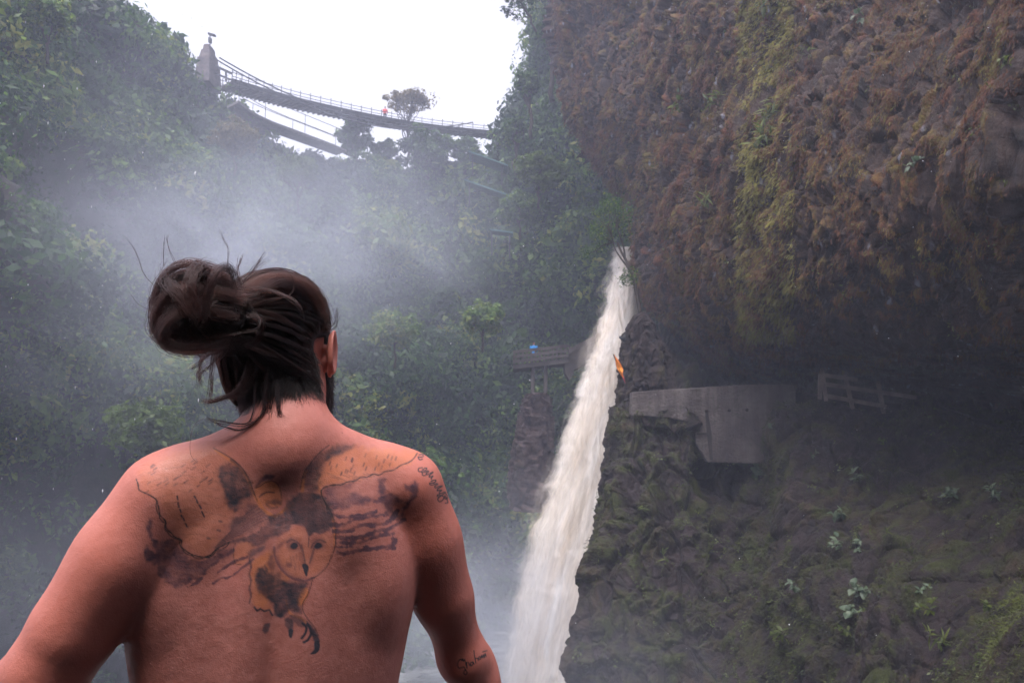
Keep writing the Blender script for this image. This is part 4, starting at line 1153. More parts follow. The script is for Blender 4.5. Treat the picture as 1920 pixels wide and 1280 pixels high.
def plant(px, py, upper, size, nleaf, kind, label, group=None, mat=None):
    b, n = surf_pt(px, py, upper)
    r = thing('rock_plant', label, 'plant', b, group)
    specs = []; mb = MB()
    nst = max(2, nleaf // 5)
    stems = []
    for k in range(nst):
        d = n * 0.7 + rng.normal(size=3) * 0.55 + np.array([0, -0.2, 0.45 if kind != 'hang' else -0.5]); d /= np.linalg.norm(d)
        e = d * size * (0.5 + 0.5 * rng.random())
        P_ = limb_pts((0, 0, 0), e, 6, 0.08); mb.tube(P_, np.linspace(0.02, 0.006, 6) * size * 1.2, 5); stems.append(P_)
    for k in range(nleaf):
        P_ = stems[k % nst]; t_ = 0.35 + 0.65 * rng.random()
        p0 = P_[int(t_ * 5)]
        d = rng.normal(size=3) * 0.8 + n * 0.6 + np.array([0, -0.3, -0.1])
        L = size * (0.28 + 0.22 * rng.random()) * (1.5 if kind == 'blade' else 1)
        W_ = L * (0.16 if kind == 'blade' else 0.8 if kind == 'round' else 0.5)
        specs.append((p0, d, n * 0.6 + np.array([0, -0.4, 0.8]) + rng.normal(size=3) * 0.3, L, W_))
    mb.build('stems', M_BARK, r, smooth=True)
    V, Q = big_leaf_mesh(specs)
    obj('leaves', np_mesh('leaves', V, Q, True, {'tint': np.clip(0.5 + 0.25 * rng.normal(size=len(V) // 18).repeat(18), 0, 1)}), r, mat or M_PALE)
    return r
M_LEAF_DULL = leaf_mat('fern_green', [(0.0, (0.035, 0.055, 0.012)), (0.5, (0.075, 0.105, 0.02)), (1.0, (0.15, 0.18, 0.035))])
PLANTS = [
 (1424, 880, 0, .62, 13, 'round', 'pale round leaved plant just under the concrete wall\'s lower edge'),
 (1441, 802, 0, .35, 10, 'leaf', 'small pale plant at the right corner of the concrete wall'),
 (1607, 900, 0, .50, 14, 'leaf', 'pale plant on the mossy mound below the wooden fence'),
 (1528, 851, 0, .34, 10, 'leaf', 'small pale plant high on the mossy mound right of the concrete wall'),
 (1578, 968, 0, .50, 14, 'leaf', 'thin pale plant at the top of the reddish diagonal rock rib'),
 (1566, 1023, 0, .46, 16, 'leaf', 'left one of two pale plants astride the reddish rock rib'),
 (1598, 1023, 0, .42, 14, 'leaf', 'right one of two pale plants astride the reddish rock rib'),
 (1490, 1104, 0, .46, 16, 'leaf', 'pale plant beside a dark hollow left of the reddish rock rib'),
 (1612, 1112, 0, .50, 18, 'round', 'upper of two big pale plants right of the reddish rock rib'),
 (1602, 1152, 0, .46, 18, 'round', 'lower of two big pale plants right of the reddish rock rib'),
 (1474, 1190, 0, .50, 18, 'leaf', 'yellow green leafy plant at the foot of the green moss streak'),
 (1587, 1188, 0, .36, 14, 'leaf', 'small yellow green plant below the two big pale plants'),
 (1788, 928, 0, .44, 18, 'leaf', 'leafy plant under the dark ledge at the right'),
 (1861, 928, 0, .44, 18, 'leaf', 'leafy plant nearest the right edge below the dark ledge'),
 (1764, 1211, 0, .42, 22, 'blade', 'bright tuft of narrow leaves low at the right'),
 (1650, 828, 0, .34, 12, 'leaf', 'small green plant under the fence\'s right post'),
 (1249, 1041, 0, .40, 14, 'blade', 'grassy green tuft on the dark rock left of the moss streak'),
 (1739, 1145, 0, .36, 16, 'leaf', 'small green plant in the mossy slope above the bright tuft'),
 (1723, 1100, 0, .30, 12, 'leaf', 'tiny pale plant on the bare slope at the right'),
 (1660, 1010, 0, .32, 14, 'blade', 'grassy tuft on the ridge right of the reddish rib'),
 (1850, 1150, 0, .30, 14, 'leaf', 'small green plant near the lower right edge'),
 (1205, 950, 0, .40, 16, 'blade', 'hanging grass on the pillar face above the dark rock'),
 (1613, 45, 1, .55, 12, 'leaf', 'bright leafy sprig near the top of the overhang'),
 (1275, 192, 1, .80, 16, 'hang', 'thin green sprig on the far upper part of the overhang'),
 (1432, 272, 1, .80, 30, 'blade', 'yellow green grass tuft on the overhang\'s bright edge'),
 (1438, 215, 1, .70, 26, 'blade', 'pale dry grass tuft higher up the overhang\'s bright edge'),
 (1322, 384, 1, .70, 20, 'blade', 'small bright tuft in the middle of the overhang'),
 (1345, 197, 1, .70, 20, 'blade', 'olive grass tuft left of the overhang\'s bright edge'),
 (1444, 12, 1, .90, 34, 'blade', 'bright grass tuft at the very top of the overhang'),
 (1716, 319, 1, .45, 14, 'leaf', 'pale sprig in the dark right part of the overhang'),
 (1898, 120, 1, .35, 12, 'leaf', 'green sprig at the upper right edge of the overhang'),
 (1520, 100, 1, .45, 16, 'blade', 'small green tuft right of the overhang\'s bright edge'),
]
for px, py, up_, sz, nl_, kd, lab in PLANTS:
    plant(px, py, up_, sz, nl_, kd, lab, group='plants growing on the near rock', mat=M_LEAF_DULL if (kd in ('blade', 'hang') or 'green' in lab) else M_PALE)
# dead sticks on the overhang
for q, lab in (((1880, 165, 1950, 120, 1), 'thin grey dead branch sticking out of the overhang at the right'), ((1790, 225, 1840, 175, 1), 'short pale twig leaning on the dark right part of the overhang')):
    a, n = surf_pt(q[0], q[1], True)
    st_ = thing('dead_branch', lab, 'branch', a)
    mb = MB(); e = at(q[2], q[3], a[1] - 0.6) - a
    P_ = limb_pts((0, 0, 0), e, 10, 0.02); mb.tube(P_, np.linspace(0.016, 0.006, 10), 6)
    mb.tube(limb_pts(P_[5], P_[5] + np.array([0.15, -0.1, 0.2]), 5, 0.03), np.linspace(0.008, 0.003, 5), 5)
    mb.build('stick', M_WOOD, st_, smooth=True)
# ------------------------------------------------------------------ tiny people
def small_person(label, px, py, d, h, shirt, facing=0.0):
    foot = at(px, py, d)
    r = thing('person', label, 'person', foot)
    k = h / 1.7
    M_ = rotz(facing)
    def f(p):
        q = (p @ M_) / k
        dd = ell(q, (0, 0, 1.60), (0.085, 0.10, 0.115))
        dd = smin(dd, cone(q, (0, 0, 1.40), (0, 0, 1.52), 0.06, 0.055), 0.03)
        dd = smin(dd, ell(q, (0, 0, 1.18), (0.19, 0.115, 0.27)), 0.06)
        dd = smin(dd, ell(q, (0, 0, 0.92), (0.16, 0.12, 0.16)), 0.05)
        for s in (-1, 1):
            dd = smin(dd, cone(q, (s * 0.09, 0, 0.88), (s * 0.10, 0.02, 0.48), 0.085, 0.06), 0.04)
            dd = smin(dd, cone(q, (s * 0.10, 0.02, 0.48), (s * 0.10, 0, 0.06), 0.06, 0.042), 0.02)
            dd = smin(dd, ell(q, (s * 0.10, 0.05, 0.035), (0.045, 0.12, 0.04)), 0.02)
            dd = smin(dd, cone(q, (s * 0.20, 0, 1.38), (s * 0.26, 0.03, 1.10), 0.055, 0.042), 0.04)
            dd = smin(dd, cone(q, (s * 0.26, 0.03, 1.10), (s * 0.20, 0.24, 1.02), 0.042, 0.032), 0.02)
            dd = smin(dd, ell(q, (s * 0.19, 0.29, 1.02), (0.035, 0.06, 0.025)), 0.02)
        return dd * k
    v_, q_ = surface_nets(f, np.array([-0.4, -0.4, -0.05]) * k, np.array([0.4, 0.4, 1.8]) * k, 0.03)
    m, nt, out = new_mat('clothes')
    z_ = N(nt, 'ShaderNodeSeparateXYZ', {0: N(nt, 'ShaderNodeTexCoord').outputs['Object']}).outputs['Z']
    zn = N(nt, 'ShaderNodeMath', {0: z_, 1: h}, operation='DIVIDE').outputs[0]
    c_ = ramp(nt, zn, [(0.0, (0.03, 0.03, 0.035)), (0.54, shirt), (0.85, (0.35, 0.18, 0.13)), (0.94, (0.03, 0.02, 0.02))], 'CONSTANT')
    p_ = N(nt, 'ShaderNodeBsdfPrincipled', {'Base Color': c_, 'Roughness': 0.8}); nt.links.new(p_.outputs[0], out.inputs[0])
    obj('body', np_mesh('body', v_, q_, True), r, m)
    return r
P_ = br_c[int(np.argmin(np.abs(to_px(br_c)[0] - 717)))]
pq = to_px(P_[None])
small_person('tiny figure in a red top on the upper footbridge', float(pq[0][0]), float(pq[1][0]) - 2, P_[1] - 0.2, 1.6, (0.55, 0.06, 0.05))
small_person('tiny figure in a bright blue top on the viewing balcony', 1001, 688, 51.0, 1.65, (0.02, 0.22, 0.55))
# ------------------------------------------------------------------ the man: skeleton in world metres
BY = 1.19                                   # distance of the middle of the back
YAW = R(13)                                 # his back is square to the line of sight, which points left
RT = rotz(YAW)
TO = at(528, 900, BY + 0.105)               # origin of the torso frame
def T2W(v): return TO + RT @ np.asarray(v, float)
Sp_L = at(306, 940, 1.20); El_L = at(86, 1262, 1.17); Wr_L = at(-110, 1540, 1.36)
Sp_R = at(766, 918, 1.315); El_R = at(868, 1232, 1.43); Wr_R = at(985, 1480, 1.61)
NK0 = at(536, 850, 1.235); NK1 = at(540, 735, 1.27)
HC = at(527, 666, 1.305)                    # centre of the head
HYAW, HTILT = R(-11), R(-4)
RH = rotz(HYAW) @ roty(HTILT) @ rotx(R(-3))
ZT = lambda py: at(528, py, BY + 0.1)[2] - TO[2]
# torso profile: z, centre x, half width, half depth, back offset
prof = np.array([
    (ZT(2100), 0.000, 0.175, 0.115),
    (ZT(1750), 0.000, 0.160, 0.105),
    (ZT(1500), -0.004, 0.168, 0.108),
    (ZT(1280), -0.006, 0.198, 0.118),
    (ZT(1150), -0.006, 0.216, 0.124),
    (ZT(1050), -0.002, 0.218, 0.126),
    (ZT(980), 0.0, 0.212, 0.121),
    (ZT(920), 0.0, 0.190, 0.108),
    (ZT(870), 0.002, 0.150, 0.084),
    (ZT(825), 0.004, 0.105, 0.062),
])
prof = prof[np.argsort(prof[:, 0])]
zs_f = np.linspace(prof[0, 0], prof[-1, 0], 200)
from_t = np.interp(zs_f, prof[:, 0], np.arange(len(prof)))
prof_s = catmull(prof[:, 1:], from_t)
def torso(pl):
    z = pl[:, 2]
    cx = np.interp(z, zs_f, prof_s[:, 0]); w_ = np.interp(z, zs_f, prof_s[:, 1]); h_ = np.interp(z, zs_f, prof_s[:, 2])
    x = np.abs(pl[:, 0] - cx) / w_; y = np.abs(pl[:, 1]) / h_
    e = 2.35
    r = (x ** e + y ** e) ** (1 / e)
    d = (r - 1) * np.minimum(w_, h_) * 0.9
    top = z - ZT(838)
    return smax(d, top, 0.05)

def body_sdf(p):
    pl = (p - TO) @ RT
    d = torso(pl)
    # trapezius: neck to shoulder tips
    c7 = T2W((0.0, -0.035, ZT(842)))
    for s, tip in ((-1, at(372, 872, 1.20)), (1, at(700, 866, 1.29))):
        nk = NK0 + (NK1 - NK0) * 0.25 + RT @ np.array([s * 0.03, -0.012, 0])
        d = smin(d, cone(p, nk, tip, 0.040, 0.026), 0.05)
        d = smin(d, cone(p, c7, tip + np.array([0, 0.0, -0.02]), 0.045, 0.035), 0.04)
    # neck
    d = smin(d, cone(p, NK0, NK1, 0.064, 0.056), 0.035)
    # shoulders and arms
    for s, A, B, W, r0, r1, r2 in ((-1, Sp_L, El_L, Wr_L, 0.062, 0.0535, 0.034), (1, Sp_R, El_R, Wr_R, 0.052, 0.0405, 0.028)):
        ax = (B - A) / np.linalg.norm(B - A)
        arm = cone(p, A, B, r0 * 0.93, r1)
        arm = smin(arm, cone(p, A + RT @ np.array([-s * 0.012, 0, 0.006]), A + ax * 0.09, r0 * 1.0, r0 * 0.90), 0.05)      # deltoid
        arm = smin(arm, cone(p, A + ax * 0.10 + np.array([-s * 0.004, -0.012, 0]), A + ax * 0.20 + np.array([0, -0.012, 0]), r0 * 0.80, r0 * 0.74), 0.05)      # triceps
        arm = smin(arm, ell(p, A + RT @ np.array([-s * 0.045, 0.0, r0 * 0.80]), (0.034, 0.030, 0.014)), 0.03)      # point of the shoulder
        fa = cone(p, B, W, r1 * 0.98, r2)
        fv = (W - B) / np.linalg.norm(W - B)
        fa = smin(fa, ell(p, B + fv * 0.07, (r1 * 1.02, r1 * 1.02, 0.08)), 0.02)
        arm = smin(arm, fa, 0.025)
        arm = smin(arm, ell(p, B + RT @ np.array([0, -0.022, 0.0]), (0.022, 0.022, 0.026)), 0.02)   # point of the elbow
        d = smin(d, arm, 0.004 + 0.032 * sstep(ZT(985), ZT(915), pl[:, 2]))
    # shoulder blades, spine furrow, muscles along the spine (torso frame)
    for s in (-1, 1):
        d = smin(d, ell(pl, (s * 0.098, -0.070, ZT(965)), (0.066, 0.050, 0.085), roty(-s * R(16))), 0.028)
        d = smin(d, ell(pl, (s * 0.045, -0.080, ZT(1220)), (0.030, 0.038, 0.14)), 0.03)
        d = smin(d, ell(pl, (s * 0.150, -0.035, ZT(1080)), (0.052, 0.070, 0.10)), 0.03)
        d = smin(d, ell(pl, (s * 0.05, -0.066, ZT(905)), (0.060, 0.040, 0.050), roty(-s * R(28))), 0.03)
    fur = np.exp(-(pl[:, 0] / 0.013) ** 2) * (pl[:, 1] < 0) * sstep(ZT(880), ZT(980), pl[:, 2])
    d = d + 0.004 * fur
    sc = np.exp(-((np.abs(pl[:, 0]) - 0.058) / 0.02) ** 2) * (pl[:, 1] < 0) * np.exp(-((pl[:, 2] - ZT(1000)) / 0.06) ** 2)
    d = d + 0.0035 * sc
    # head
    q = (p - HC) @ RH
    h = ell(q, (0, -0.008, 0.035), (0.077, 0.096, 0.086))
    h = smin(h, ell(q, (0, 0.028, -0.035), (0.068, 0.068, 0.085)), 0.03)
    h = smin(h, ell(q, (0, 0.046, -0.085), (0.054, 0.044, 0.032)), 0.03)     # jaw, chin
    h = smin(h, ell(q, (0, -0.045, -0.02), (0.060, 0.050, 0.060)), 0.03)     # occiput
    h = smin(h, cone(q, (0, 0.090, 0.012), (0, 0.112, -0.028), 0.007, 0.012), 0.012)   # nose
    for s in (-1, 1):
        h = smin(h, ell(q, (s * 0.030, 0.084, 0.022), (0.024, 0.010, 0.007)), 0.010)       # brow
        h = smax(h, -ell(q, (s * 0.031, 0.097, 0.002), (0.014, 0.014, 0.010)), 0.010)      # socket
        h = smin(h, ell(q, (s * 0.031, 0.083, 0.002), (0.012, 0.011, 0.010)), 0.003)       # eye
    h = smin(h, ell(q, (0, 0.090, -0.056), (0.022, 0.010, 0.005)), 0.006)
    h = smin(h, ell(q, (0, 0.088, -0.067), (0.019, 0.010, 0.006)), 0.006)
    d = smin(d, h, 0.03)
    return d

def vol_smooth(verts, quads, it=2, lam=0.5):
    e = np.concatenate([quads[:, [0, 1]], quads[:, [1, 2]], quads[:, [2, 3]], quads[:, [3, 0]]])
    n = len(verts)
    deg = np.bincount(e[:, 0], minlength=n) + np.bincount(e[:, 1], minlength=n)
    v = verts
    for k in range(it):
        for l_ in (lam, -lam * 1.02):
            s = np.stack([np.bincount(e[:, 0], v[e[:, 1], c], n) + np.bincount(e[:, 1], v[e[:, 0], c], n) for c in range(3)], 1) / deg[:, None]
            v = v + l_ * (s - v)
    return v

bv, bq = surface_nets(body_sdf, (-1.0, 0.78, 0.62), (0.35, 1.72, 1.95), 0.0065)
# drop the piece of the grid below the waistband and keep everything as one surface
bv = vol_smooth(bv, bq, 2)
print('body verts', len(bv))

# hands: five fingers closed round the rail, welded to the wrists of the same mesh
def hand_sdf(W, dirv, s):
    f = dirv / np.linalg.norm(dirv)
    side = np.cross(f, [0, 0, 1.0]); side /= np.linalg.norm(side)
    up = np.cross(side, f)
    M = np.stack([side, f, up], 1)
    def g(p):
        q = (p - W) @ M
        d = cone(q, (0, -0.03, 0), (0, 0.02, 0), 0.026, 0.028)
        d = smin(d, ell(q, (0, 0.055, 0), (0.043, 0.052, 0.017)), 0.02)
        for i, (x, L) in enumerate(((-0.033, 0.030), (-0.011, 0.036), (0.011, 0.034), (0.032, 0.027))):
            a = np.array([x, 0.090, 0.004]); b = a + [x * 0.1, L, -0.006]; c = b + [0, L * 0.35, -L * 0.75]; e = c + [0, -L * 0.35, -L * 0.55]
            for u_, v_, r_ in ((a, b, 0.0095), (b, c, 0.0088), (c, e, 0.008)):
                d = smin(d, cone(q, u_, v_, r_, r_ * 0.93), 0.004)
        x = -s * 0.036
        d = smin(d, cone(q, (x, 0.03, -0.006), (x * 1.75, 0.068, -0.018), 0.0125, 0.0105), 0.008)
        d = smin(d, cone(q, (x * 1.75, 0.068, -0.018), (x * 1.45, 0.092, -0.040), 0.0105, 0.0085), 0.004)
        return d
    return g
hv, hq = [], []
for W, E_, s in ((Wr_L, El_L, -1), (Wr_R, El_R, 1)):
    dv_ = W - E_
    v_, q_ = surface_nets(hand_sdf(W, dv_ * np.array([1, 1, 0.35]), s), W - 0.17, W + 0.17, 0.004)
    hv.append(v_); hq.append(q_)
# right ear (and left), fine grid, same mesh
def ear_sdf(s):
    def g(p):
        q = (p - HC) @ RH
        c = np.array([s * 0.0738, -0.004, -0.004])
        M = rotz(s * R(13)) @ rotx(R(-8))
        r = (q - c) @ M
        x = r[:, 0] * s
        shell = np.sqrt((r[:, 1] / 0.0190) ** 2 + (r[:, 2] / 0.0335) ** 2)
        outl = (shell - 1) * 0.019
        # dish: thickness follows a cupped surface
        cup = 0.010 + 0.007 * shell ** 2
        t = np.abs(x - cup) - 0.0022 - 0.0012 * np.exp(-((shell - 0.92) / 0.13) ** 2)
        d = smax(t, outl, 0.003)
        rim = np.sqrt((np.sqrt(((r[:, 1]) / 0.018) ** 2 + ((r[:, 2] - 0.002) / 0.031) ** 2) - 1) ** 2 * 0.018 ** 2 + (x - cup - 0.0015) ** 2) - 0.0030
        d = smin(d, rim, 0.0025)
        d = smin(d, ell(r, (s * 0.012, 0.004, -0.030), (0.0042, 0.0085, 0.010)), 0.004)      # lobe
        d = smin(d, cone(r, (s * -0.004, 0.006, 0.012), (s * 0.012, 0.003, 0.004), 0.007, 0.004), 0.004)
        d = smin(d, cone(r, (s * -0.004, 0.008, -0.016), (s * 0.010, 0.004, -0.010), 0.007, 0.004), 0.004)
        d = smin(d, ell(r, (s * 0.001, 0.012, -0.003), (0.010, 0.011, 0.027)), 0.005)
        return d
    return g
for s in (-1, 1):
    c = HC + RH @ np.array([s * 0.085, 0, 0])
    v_, q_ = surface_nets(ear_sdf(s), c - 0.052, c + 0.052, 0.0016)
    hv.append(v_); hq.append(q_)

# refine: one subdivision everywhere on the trunk through a modifier evaluated here, so that ink sits on real vertices
def subdivide(verts, quads, levels):
    me = np_mesh('tmp', verts, quads)
    o = bpy.data.objects.new('tmp', me)
    scene.collection.objects.link(o)
    md = o.modifiers.new('s', 'SUBSURF'); md.levels = levels; md.render_levels = levels
    dg = bpy.context.evaluated_depsgraph_get()
    ev = o.evaluated_get(dg).to_mesh()
    n = len(ev.vertices)
    V = np.empty(n * 3, np.float32); ev.vertices.foreach_get('co', V)
    L = np.empty(len(ev.loops), np.int32); ev.loops.foreach_get('vertex_index', L)
    o.evaluated_get(dg).to_mesh_clear()
    bpy.data.objects.remove(o); bpy.data.meshes.remove(me)
    return V.reshape(-1, 3).astype(float), L.reshape(-1, 4).astype(int)
sv, sq = subdivide(bv, bq, 2)
print('skin verts', len(sv))
# ------------------------------------------------------------------ tattoo ink, drawn in picture pixels and laid on the skin
TX0, TY0, TW, TH = 220, 815, 740, 465          # window of the photograph
SS = 1.0
gx, gy = np.meshgrid(TX0 + np.arange(TW) + 0.5, TY0 + np.arange(TH) + 0.5)
ink_k = np.zeros((TH, TW)); ink_p = np.zeros((TH, TW)); ink_o = np.zeros((TH, TW)); ink_l = np.zeros((TH, TW))
gp = np.stack([gx.ravel(), gy.ravel(), np.zeros(gx.size)], 1)
nz_a = fbm(gp / 9.0, 3, 901).reshape(TH, TW); nz_b = fbm(gp / 28.0, 3, 902).reshape(TH, TW); nz_c = fbm(gp / np.array([14.0, 3.0, 1]), 3, 903).reshape(TH, TW)
def Z2(X, Y): return 220 + 0.375 * X, 800 + 0.375 * Y
def seg_dist(pts, closed=False):
    d = np.full(gx.shape, 1e9)
    pts = list(pts) + ([pts[0]] if closed else [])
    for (x0, y0), (x1, y1) in zip(pts[:-1], pts[1:]):
        dx, dy = x1 - x0, y1 - y0
        t = np.clip(((gx - x0) * dx + (gy - y0) * dy) / (dx * dx + dy * dy + 1e-9), 0, 1)
        d = np.minimum(d, np.hypot(gx - x0 - t * dx, gy - y0 - t * dy))
    return d
def smooth_line(pts, n=8):
    P = np.array(pts, float)
    return catmull(P, np.linspace(0, len(P) - 1, (len(P) - 1) * n + 1))
def line(lay, pts, w, a=0.8, z=True, smooth=True, rough=0.0):
    P = [Z2(*q) for q in pts] if z else pts
    P = smooth_line(P) if smooth else P
    d = seg_dist([tuple(q) for q in P]) + rough * nz_a * 6
    np.maximum(lay, a * (1 - sstep(w * 0.5 - 0.6, w * 0.5 + 0.9, d)), out=lay)
def poly(lay, pts, a=0.6, soft=3.0, rough=2.5, tex=0.4, z=True, add=False, smooth=True, cut=False):
    P = [Z2(*q) for q in pts] if z else pts
    if smooth:
        Q = np.array(list(P) + [P[0], P[1]], float)
        Q = catmull(np.array([P[-1]] + list(P) + [P[0], P[1]], float), np.linspace(1, len(P) + 1, len(P) * 6 + 1))
        P = [tuple(q) for q in Q]
    ins = np.zeros(gx.shape, bool)
    for (x0, y0), (x1, y1) in zip(P, P[1:] + [P[0]]):
        c = ((y0 > gy) != (y1 > gy)) & (gx < (x1 - x0) * (gy - y0) / (y1 - y0 + 1e-9) + x0)
        ins ^= c
    d = seg_dist(P, True) * np.where(ins, -1, 1) + nz_a * rough * 2
    m_ = (1 - sstep(-soft, soft, d)) * a * np.clip(1 - tex * (0.35 + nz_a * 0.45 + nz_b * 1.1 + nz_c * 0.5), 0, 1.2)
    if cut:
        lay *= 1 - np.clip(m_ / max(a, 1e-6), 0, 1) * a
    else:
        np.maximum(lay, m_, out=lay)
K, PU, O, LN = ink_k, ink_p, ink_o, ink_l
# left wing field: warm tone
poly(O, [(480, 110), (600, 180), (680, 300), (700, 400), (640, 420), (560, 480), (480, 620), (420, 650), (340, 600), (250, 480), (200, 370), (110, 310), (140, 200), (300, 130)], 0.30, 14, 5, 0.3)
# wing leading edge
line(LN, [(480, 105), (560, 150), (620, 200), (655, 255), (680, 320), (700, 370)], 1.6, 0.6)
line(O, [(490, 118), (560, 165), (615, 212), (650, 262), (676, 322), (720, 400), (790, 450)], 4.5, 0.75)
line(K, [(570, 165), (600, 190), (622, 222)], 6, 0.45)
line(K, [(590, 175), (640, 235), (668, 300), (690, 345)], 1.8, 0.5)
# wing dark patch
poly(K, [(510, 200), (560, 180), (610, 200), (650, 250), (675, 310), (670, 350), (620, 360), (610, 400), (590, 425), (565, 410), (540, 360), (530, 310), (505, 260)], 0.68, 7, 3, 0.5)
poly(PU, [(560, 300), (660, 330), (690, 400), (650, 440), (590, 420), (550, 370)], 0.35, 8, 3, 0.5)
# scapular feathers
for i in range(16):
    t = i / 15
    x0, y0 = 575 + 10 * t, 470 + 40 * t
    line(K, [(700 + 60 * t, 395 + 60 * t), (650 + 30 * t, 430 + 62 * t), (600 + 5 * t, 480 + 60 * t), (568 - 70 * t, 520 + 70 * t)], 2.0, 0.34 + 0.2 * (i % 3 == 0), rough=0.1)
poly(K, [(575, 460), (620, 440), (650, 460), (600, 500), (570, 515), (565, 500)], 0.62, 5, 2, 0.3)
poly(K, [(760, 440), (830, 430), (870, 470), (860, 520), (800, 545), (750, 560), (700, 600), (640, 560), (700, 520), (740, 480)], 0.62, 6, 3, 0.45)
poly(K, [(660, 385), (740, 420), (720, 500), (650, 540), (590, 540), (640, 470)], 0.36, 7, 3, 0.5)
poly(K, [(480, 600), (520, 575), (560, 570), (640, 545), (700, 530), (760, 545), (740, 580), (690, 590), (650, 575), (580, 580), (540, 585), (500, 610)], 0.6, 3, 2, 0.4)
poly(K, [(650, 625), (700, 600), (740, 590), (730, 615), (690, 640), (660, 650)], 0.55, 4, 2, 0.4)
poly(O, [(590, 600), (640, 570), (690, 590), (660, 640), (640, 680), (600, 690), (580, 650)], 0.35, 3, 1, 0.3)
line(LN, [(590, 580), (580, 630), (590, 680), (620, 685)], 1.2, 0.6)
# scalloped wing edge
line(LN, [(95, 260), (105, 290), (110, 315), (140, 330), (170, 345), (195, 365), (205, 395), (215, 440), (240, 470), (245, 505), (270, 530), (290, 550), (320, 565), (322, 600), (345, 620), (370, 635), (400, 645), (430, 650), (465, 640), (490, 615), (530, 590), (560, 575)], 2.0, 0.8, rough=0.15)
def scallops(lay, pts, bulge, w, a, side=1):
    for (x0, y0), (x1, y1) in zip(pts[:-1], pts[1:]):
        L = math.hypot(x1 - x0, y1 - y0); nx, ny = (y1 - y0) / L * side, -(x1 - x0) / L * side
        line(lay, [(x0, y0), (x0 * .75 + x1 * .25 + nx * bulge, y0 * .75 + y1 * .25 + ny * bulge), (x0 * .3 + x1 * .7 + nx * bulge, y0 * .3 + y1 * .7 + ny * bulge), (x1, y1)], w, a)
scallops(LN, [(200, 370), (212, 440), (245, 480), (252, 525), (320, 562), (325, 605), (372, 640), (440, 652), (492, 618), (560, 578)], 9, 1.8, 0.75, -1)
for k in range(9):      # faint feather rows
    y = 190 + 42 * k
    line(LN, [(150 + 14 * k, y + 40), (300 + 10 * k, y + 10), (430 + 8 * k, y + 30), (540, y + 45)], 1.1, 0.16, rough=0.5)
# bars and specks on the wing
for pts in ([(300, 345), (303, 370), (308, 400), (318, 420), (320, 445), (330, 455), (338, 475), (350, 500)], [(385, 345), (395, 360), (402, 380), (418, 400), (425, 430), (445, 465)]):
    P = smooth_line([Z2(*q) for q in pts], 4)
    for k in range(0, len(P) - 3, 5):
        line(K, [tuple(P[k]), tuple(P[min(k + 3, len(P) - 1)])], 2.6, 0.75, z=False, smooth=False)
sr = np.random.default_rng(3)
for k in range(26):
    x, y = 140 + sr.random() * 330, 165 + sr.random() * 170
    a = sr.random() * 10
    line(K, [(x, y), (x + 12 + a, y - 10 - a * .5)], 2.4, 0.30 + 0.2 * sr.random(), smooth=False, rough=0.15)
for x, y in ((455, 555), (505, 515), (515, 470)): line(K, [(x - 5, y), (x + 8, y + 3)], 3.5, 0.5, smooth=False)
# purple clouds, lower left
poly(PU, [(160, 455), (175, 480), (170, 530), (200, 570), (260, 560), (320, 600), (360, 650), (430, 665), (520, 620), (575, 600), (575, 630), (480, 690), (430, 740), (380, 770), (330, 790), (290, 800), (240, 770), (200, 730), (195, 690), (150, 670), (135, 630), (145, 600), (180, 620), (170, 580), (148, 510)], 0.62, 4, 3.5, 0.62)
poly(PU, [(135, 605), (165, 605), (195, 640), (190, 665), (150, 668), (135, 640)], 0.7, 3, 2, 0.3)
for pts in ([(500, 730), (540, 700), (600, 665), (650, 650)], [(540, 755), (580, 740), (630, 700), (680, 660)], [(480, 780), (500, 765), (530, 750)], [(350, 800), (390, 780), (420, 755)], [(470, 690), (530, 650), (580, 615)]):
    line(PU, pts, np.clip(4.5 + 7 * nz_b, 0.5, 8), 0.58, rough=0.4)
# small face in a hood between the wings
poly(O, [(690, 300), (730, 275), (770, 270), (805, 290), (820, 330), (822, 380), (800, 405), (760, 410), (720, 380), (690, 340)], 0.6, 3, 1, 0.2)
poly(PU, [(688, 300), (700, 280), (730, 245), (765, 235), (785, 245), (770, 260), (730, 270), (700, 300)], 0.7, 3, 1.5, 0.3)
line(LN, [(690, 305), (715, 295), (740, 278), (775, 270), (805, 290), (820, 340), (822, 375)], 1.4, 0.6)
line(K, [(710, 350), (730, 332), (755, 325), (785, 328)], 2.4, 0.6)
line(K, [(722, 340), (745, 326)], 3.0, 0.5)
poly(K, [(750, 375), (780, 362), (815, 365), (818, 385), (790, 388), (765, 385)], 0.62, 3, 2, 0.4)
line(PU, [(745, 385), (770, 405), (800, 400)], 4, 0.4)
line(O, [(700, 360), (740, 420), (785, 448), (830, 420), (880, 385)], 5, 0.8)
# smoke above the head and on the nape
poly(K, [(750, 110), (800, 90), (850, 100), (860, 135), (810, 150), (760, 140)], 0.18, 12, 4, 0.4)
poly(PU, [(800, 270), (830, 220), (880, 180), (960, 160), (930, 220), (900, 290), (880, 340), (830, 350)], 0.24, 9, 4, 0.4)
